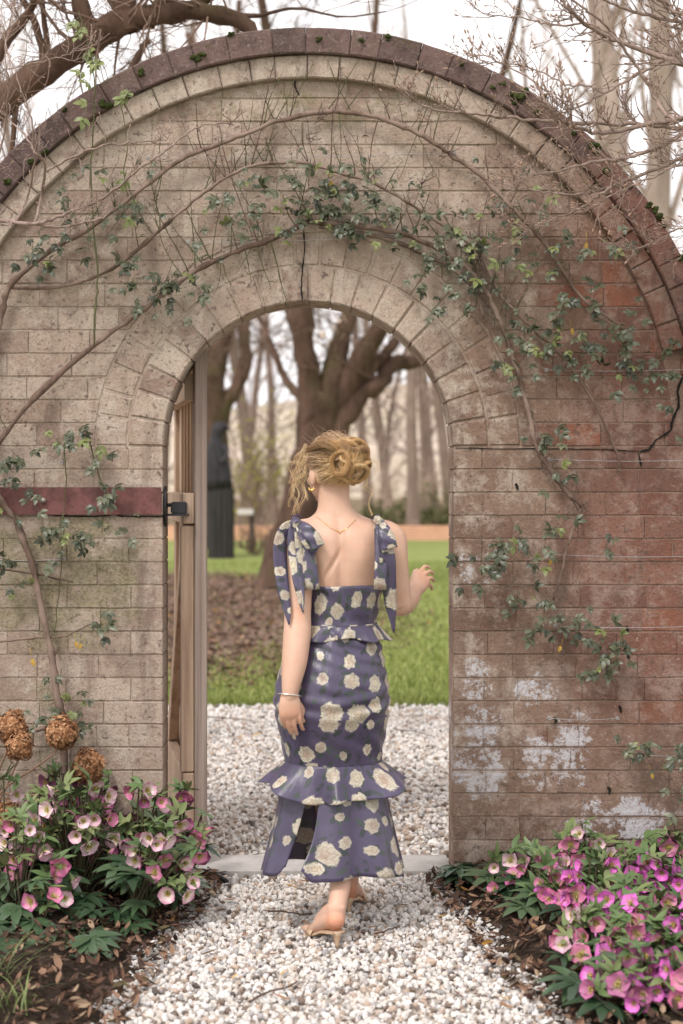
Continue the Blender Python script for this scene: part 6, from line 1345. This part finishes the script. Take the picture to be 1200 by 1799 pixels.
hellebore(1.00, -1.00, .17, .18, 22, 6, (M_MAGP, M_MAGP, M_ROSEP), 'magenta and rose hellebore spilling towards the gravel', 518)
hellebore(1.22, -1.05, .18, .20, 20, 6, (M_MAGP, M_ROSEP), 'magenta hellebore in front of the brightest clump', 519)
hellebore(1.05, -1.35, .15, .16, 15, 6, (M_ROSEP, M_MAGP), 'rose hellebore at the front corner of the right bed', 520)
hellebore(.82, -1.22, .12, .17, 9, 8, (M_ROSEP, M_PALE), 'rose pink hellebore low beside the bend of the right gravel edge', 522)
hellebore(.86, -1.58, .15, .15, 13, 7, (M_ROSEP, M_MAGP, M_DUSK), 'foremost rose pink hellebore on the corner by the gravel', 523)
hellebore(1.08, -1.68, .16, .22, 14, 9, (M_ROSEP, M_MAGP), 'foremost rose and magenta hellebore away from the gravel', 524)
hellebore(.80, -.66, .11, .13, 5, 9, (M_ROSEP,), 'small rose hellebore half hidden in litter at the right gravel edge', 525)
hellebore(.70, -.34, .10, .11, 2, 8, (M_PALE,), 'low leafy hellebore with few pale flowers near the threshold', 526)
hellebore(.96, -1.38, .13, .17, 9, 9, (M_ROSEP, M_MAGP), 'rose magenta hellebore between the corner plants of the right bed', 527)
hellebore(1.42, -.62, .15, .19, 11, 8, (M_ROSEP,), 'dusky pink hellebore at the far side of the right bed', 521)
# ================================================================== SMALL THINGS ON THE GROUND
random.seed(77)
def leaf_obj(mat, s): mb = MB(); mb.add(LEAF_V*np.array([.6, 1, .7])*s, [tuple(q) for q in LEAF_F]); return mb.mesh('fallen_leaf', mat, False)
FLM = [leaf_obj(plain('tan_leaf', c, .8, .3), .024) for c in ((.30, .15, .07), (.42, .22, .06), (.16, .08, .05), (.50, .30, .08))]
gk = 0
while gk < 46:
    a, b = random.uniform(180, 1000), random.uniform(1250, 1795); g = G(a, b)
    if not ((g.y < -.02 and edge_x(LB, g.y)+.03 < g.x < edge_x(RB, g.y)-.03) or (.4 < g.y < 4.4 and -.5 < g.x < .45+.1*g.y)): continue
    o = bpy.data.objects.new('fallen_leaf', random.choice(FLM)); COL.objects.link(o); o.location = (g.x, g.y, .021); o.rotation_euler = (jit(.4), jit(.4), random.uniform(0, 6)); o.scale = [random.uniform(.6, 1.25)]*3
    tag(o, 'small curled brown leaf lying on the white gravel', 'leaf', 'dead leaves on the gravel'); gk += 1
M_STICK = plain('stick', (.10, .065, .05), .85, .4, 20)
for q, (a, b, c_, d_, lb) in enumerate(((345, 1262, 455, 1275, 'long brown twig lying across the gravel behind the gate'), (690, 1285, 765, 1300, 'brown twig on the gravel right of the dress'), (470, 1612, 545, 1616, 'brown twig on the gravel left of the sandal'), (660, 1652, 705, 1640, 'thin twig on the gravel by the right flower bed'), (440, 1770, 520, 1740, 'thin brown twig on the near gravel'))):
    A, B = G(a, b), G(c_, d_); mb = MB(); pts = [A.lerp(B, t)+Vector((jit(.008), jit(.01), .022+jit(.004))) for t in np.linspace(0, 1, 7)]; tube(mb, [tuple(x-A) for x in pts], np.linspace(.004, .002, 7), 5)
    o = link('fallen_twig', mb.mesh('fallen_twig', M_STICK), None, A); tag(o, lb, 'twig')
A, B = G(376, 1545), G(398, 1556); mb = MB(); tube(mb, [tuple(A+Vector((-.12, .02, .015))), tuple(A+Vector((0, 0, .02))), tuple(B+Vector((0, 0, .016)))], .009, 10)
tag(link('irrigation_pipe', mb.mesh('irrigation_pipe', M_BLACK)), 'short black pipe end poking out by the gate', 'pipe')
# grass tuft at the left front
def tuft(px, py, n, h, label):
    g = G(px, py); mb = MB()
    for _ in range(n):
        a = random.uniform(0, 6.28); L = h*random.uniform(.5, 1.2); b_ = Vector((g.x+jit(.05), g.y+jit(.05), .04)); d = Vector((math.cos(a), math.sin(a), 0)); w_ = random.uniform(.0018, .003); s_ = Vector((-d.y, d.x, 0)); v = []
        for i_ in range(6): t = i_/5; c = b_+d*L*.75*t**1.4+UP*L*(t-.55*t*t); v += [tuple(c-s_*w_*(1-t*.85)), tuple(c+s_*w_*(1-t*.85))]
        mb.add(v, [(2*i_, 2*i_+1, 2*i_+3, 2*i_+2) for i_ in range(5)])
    o = link('grass_tuft', mb.mesh('grass_tuft', plain('tuft_blade', (.14, .17, .06), .6, .5, 8))); tag(o, label, 'grass', kind='stuff')
tuft(5, 1745, 40, .2, 'arching grass tuft at the left of the bed'); tuft(20, 1800, 30, .16, 'arching grass blades in front of the litter')
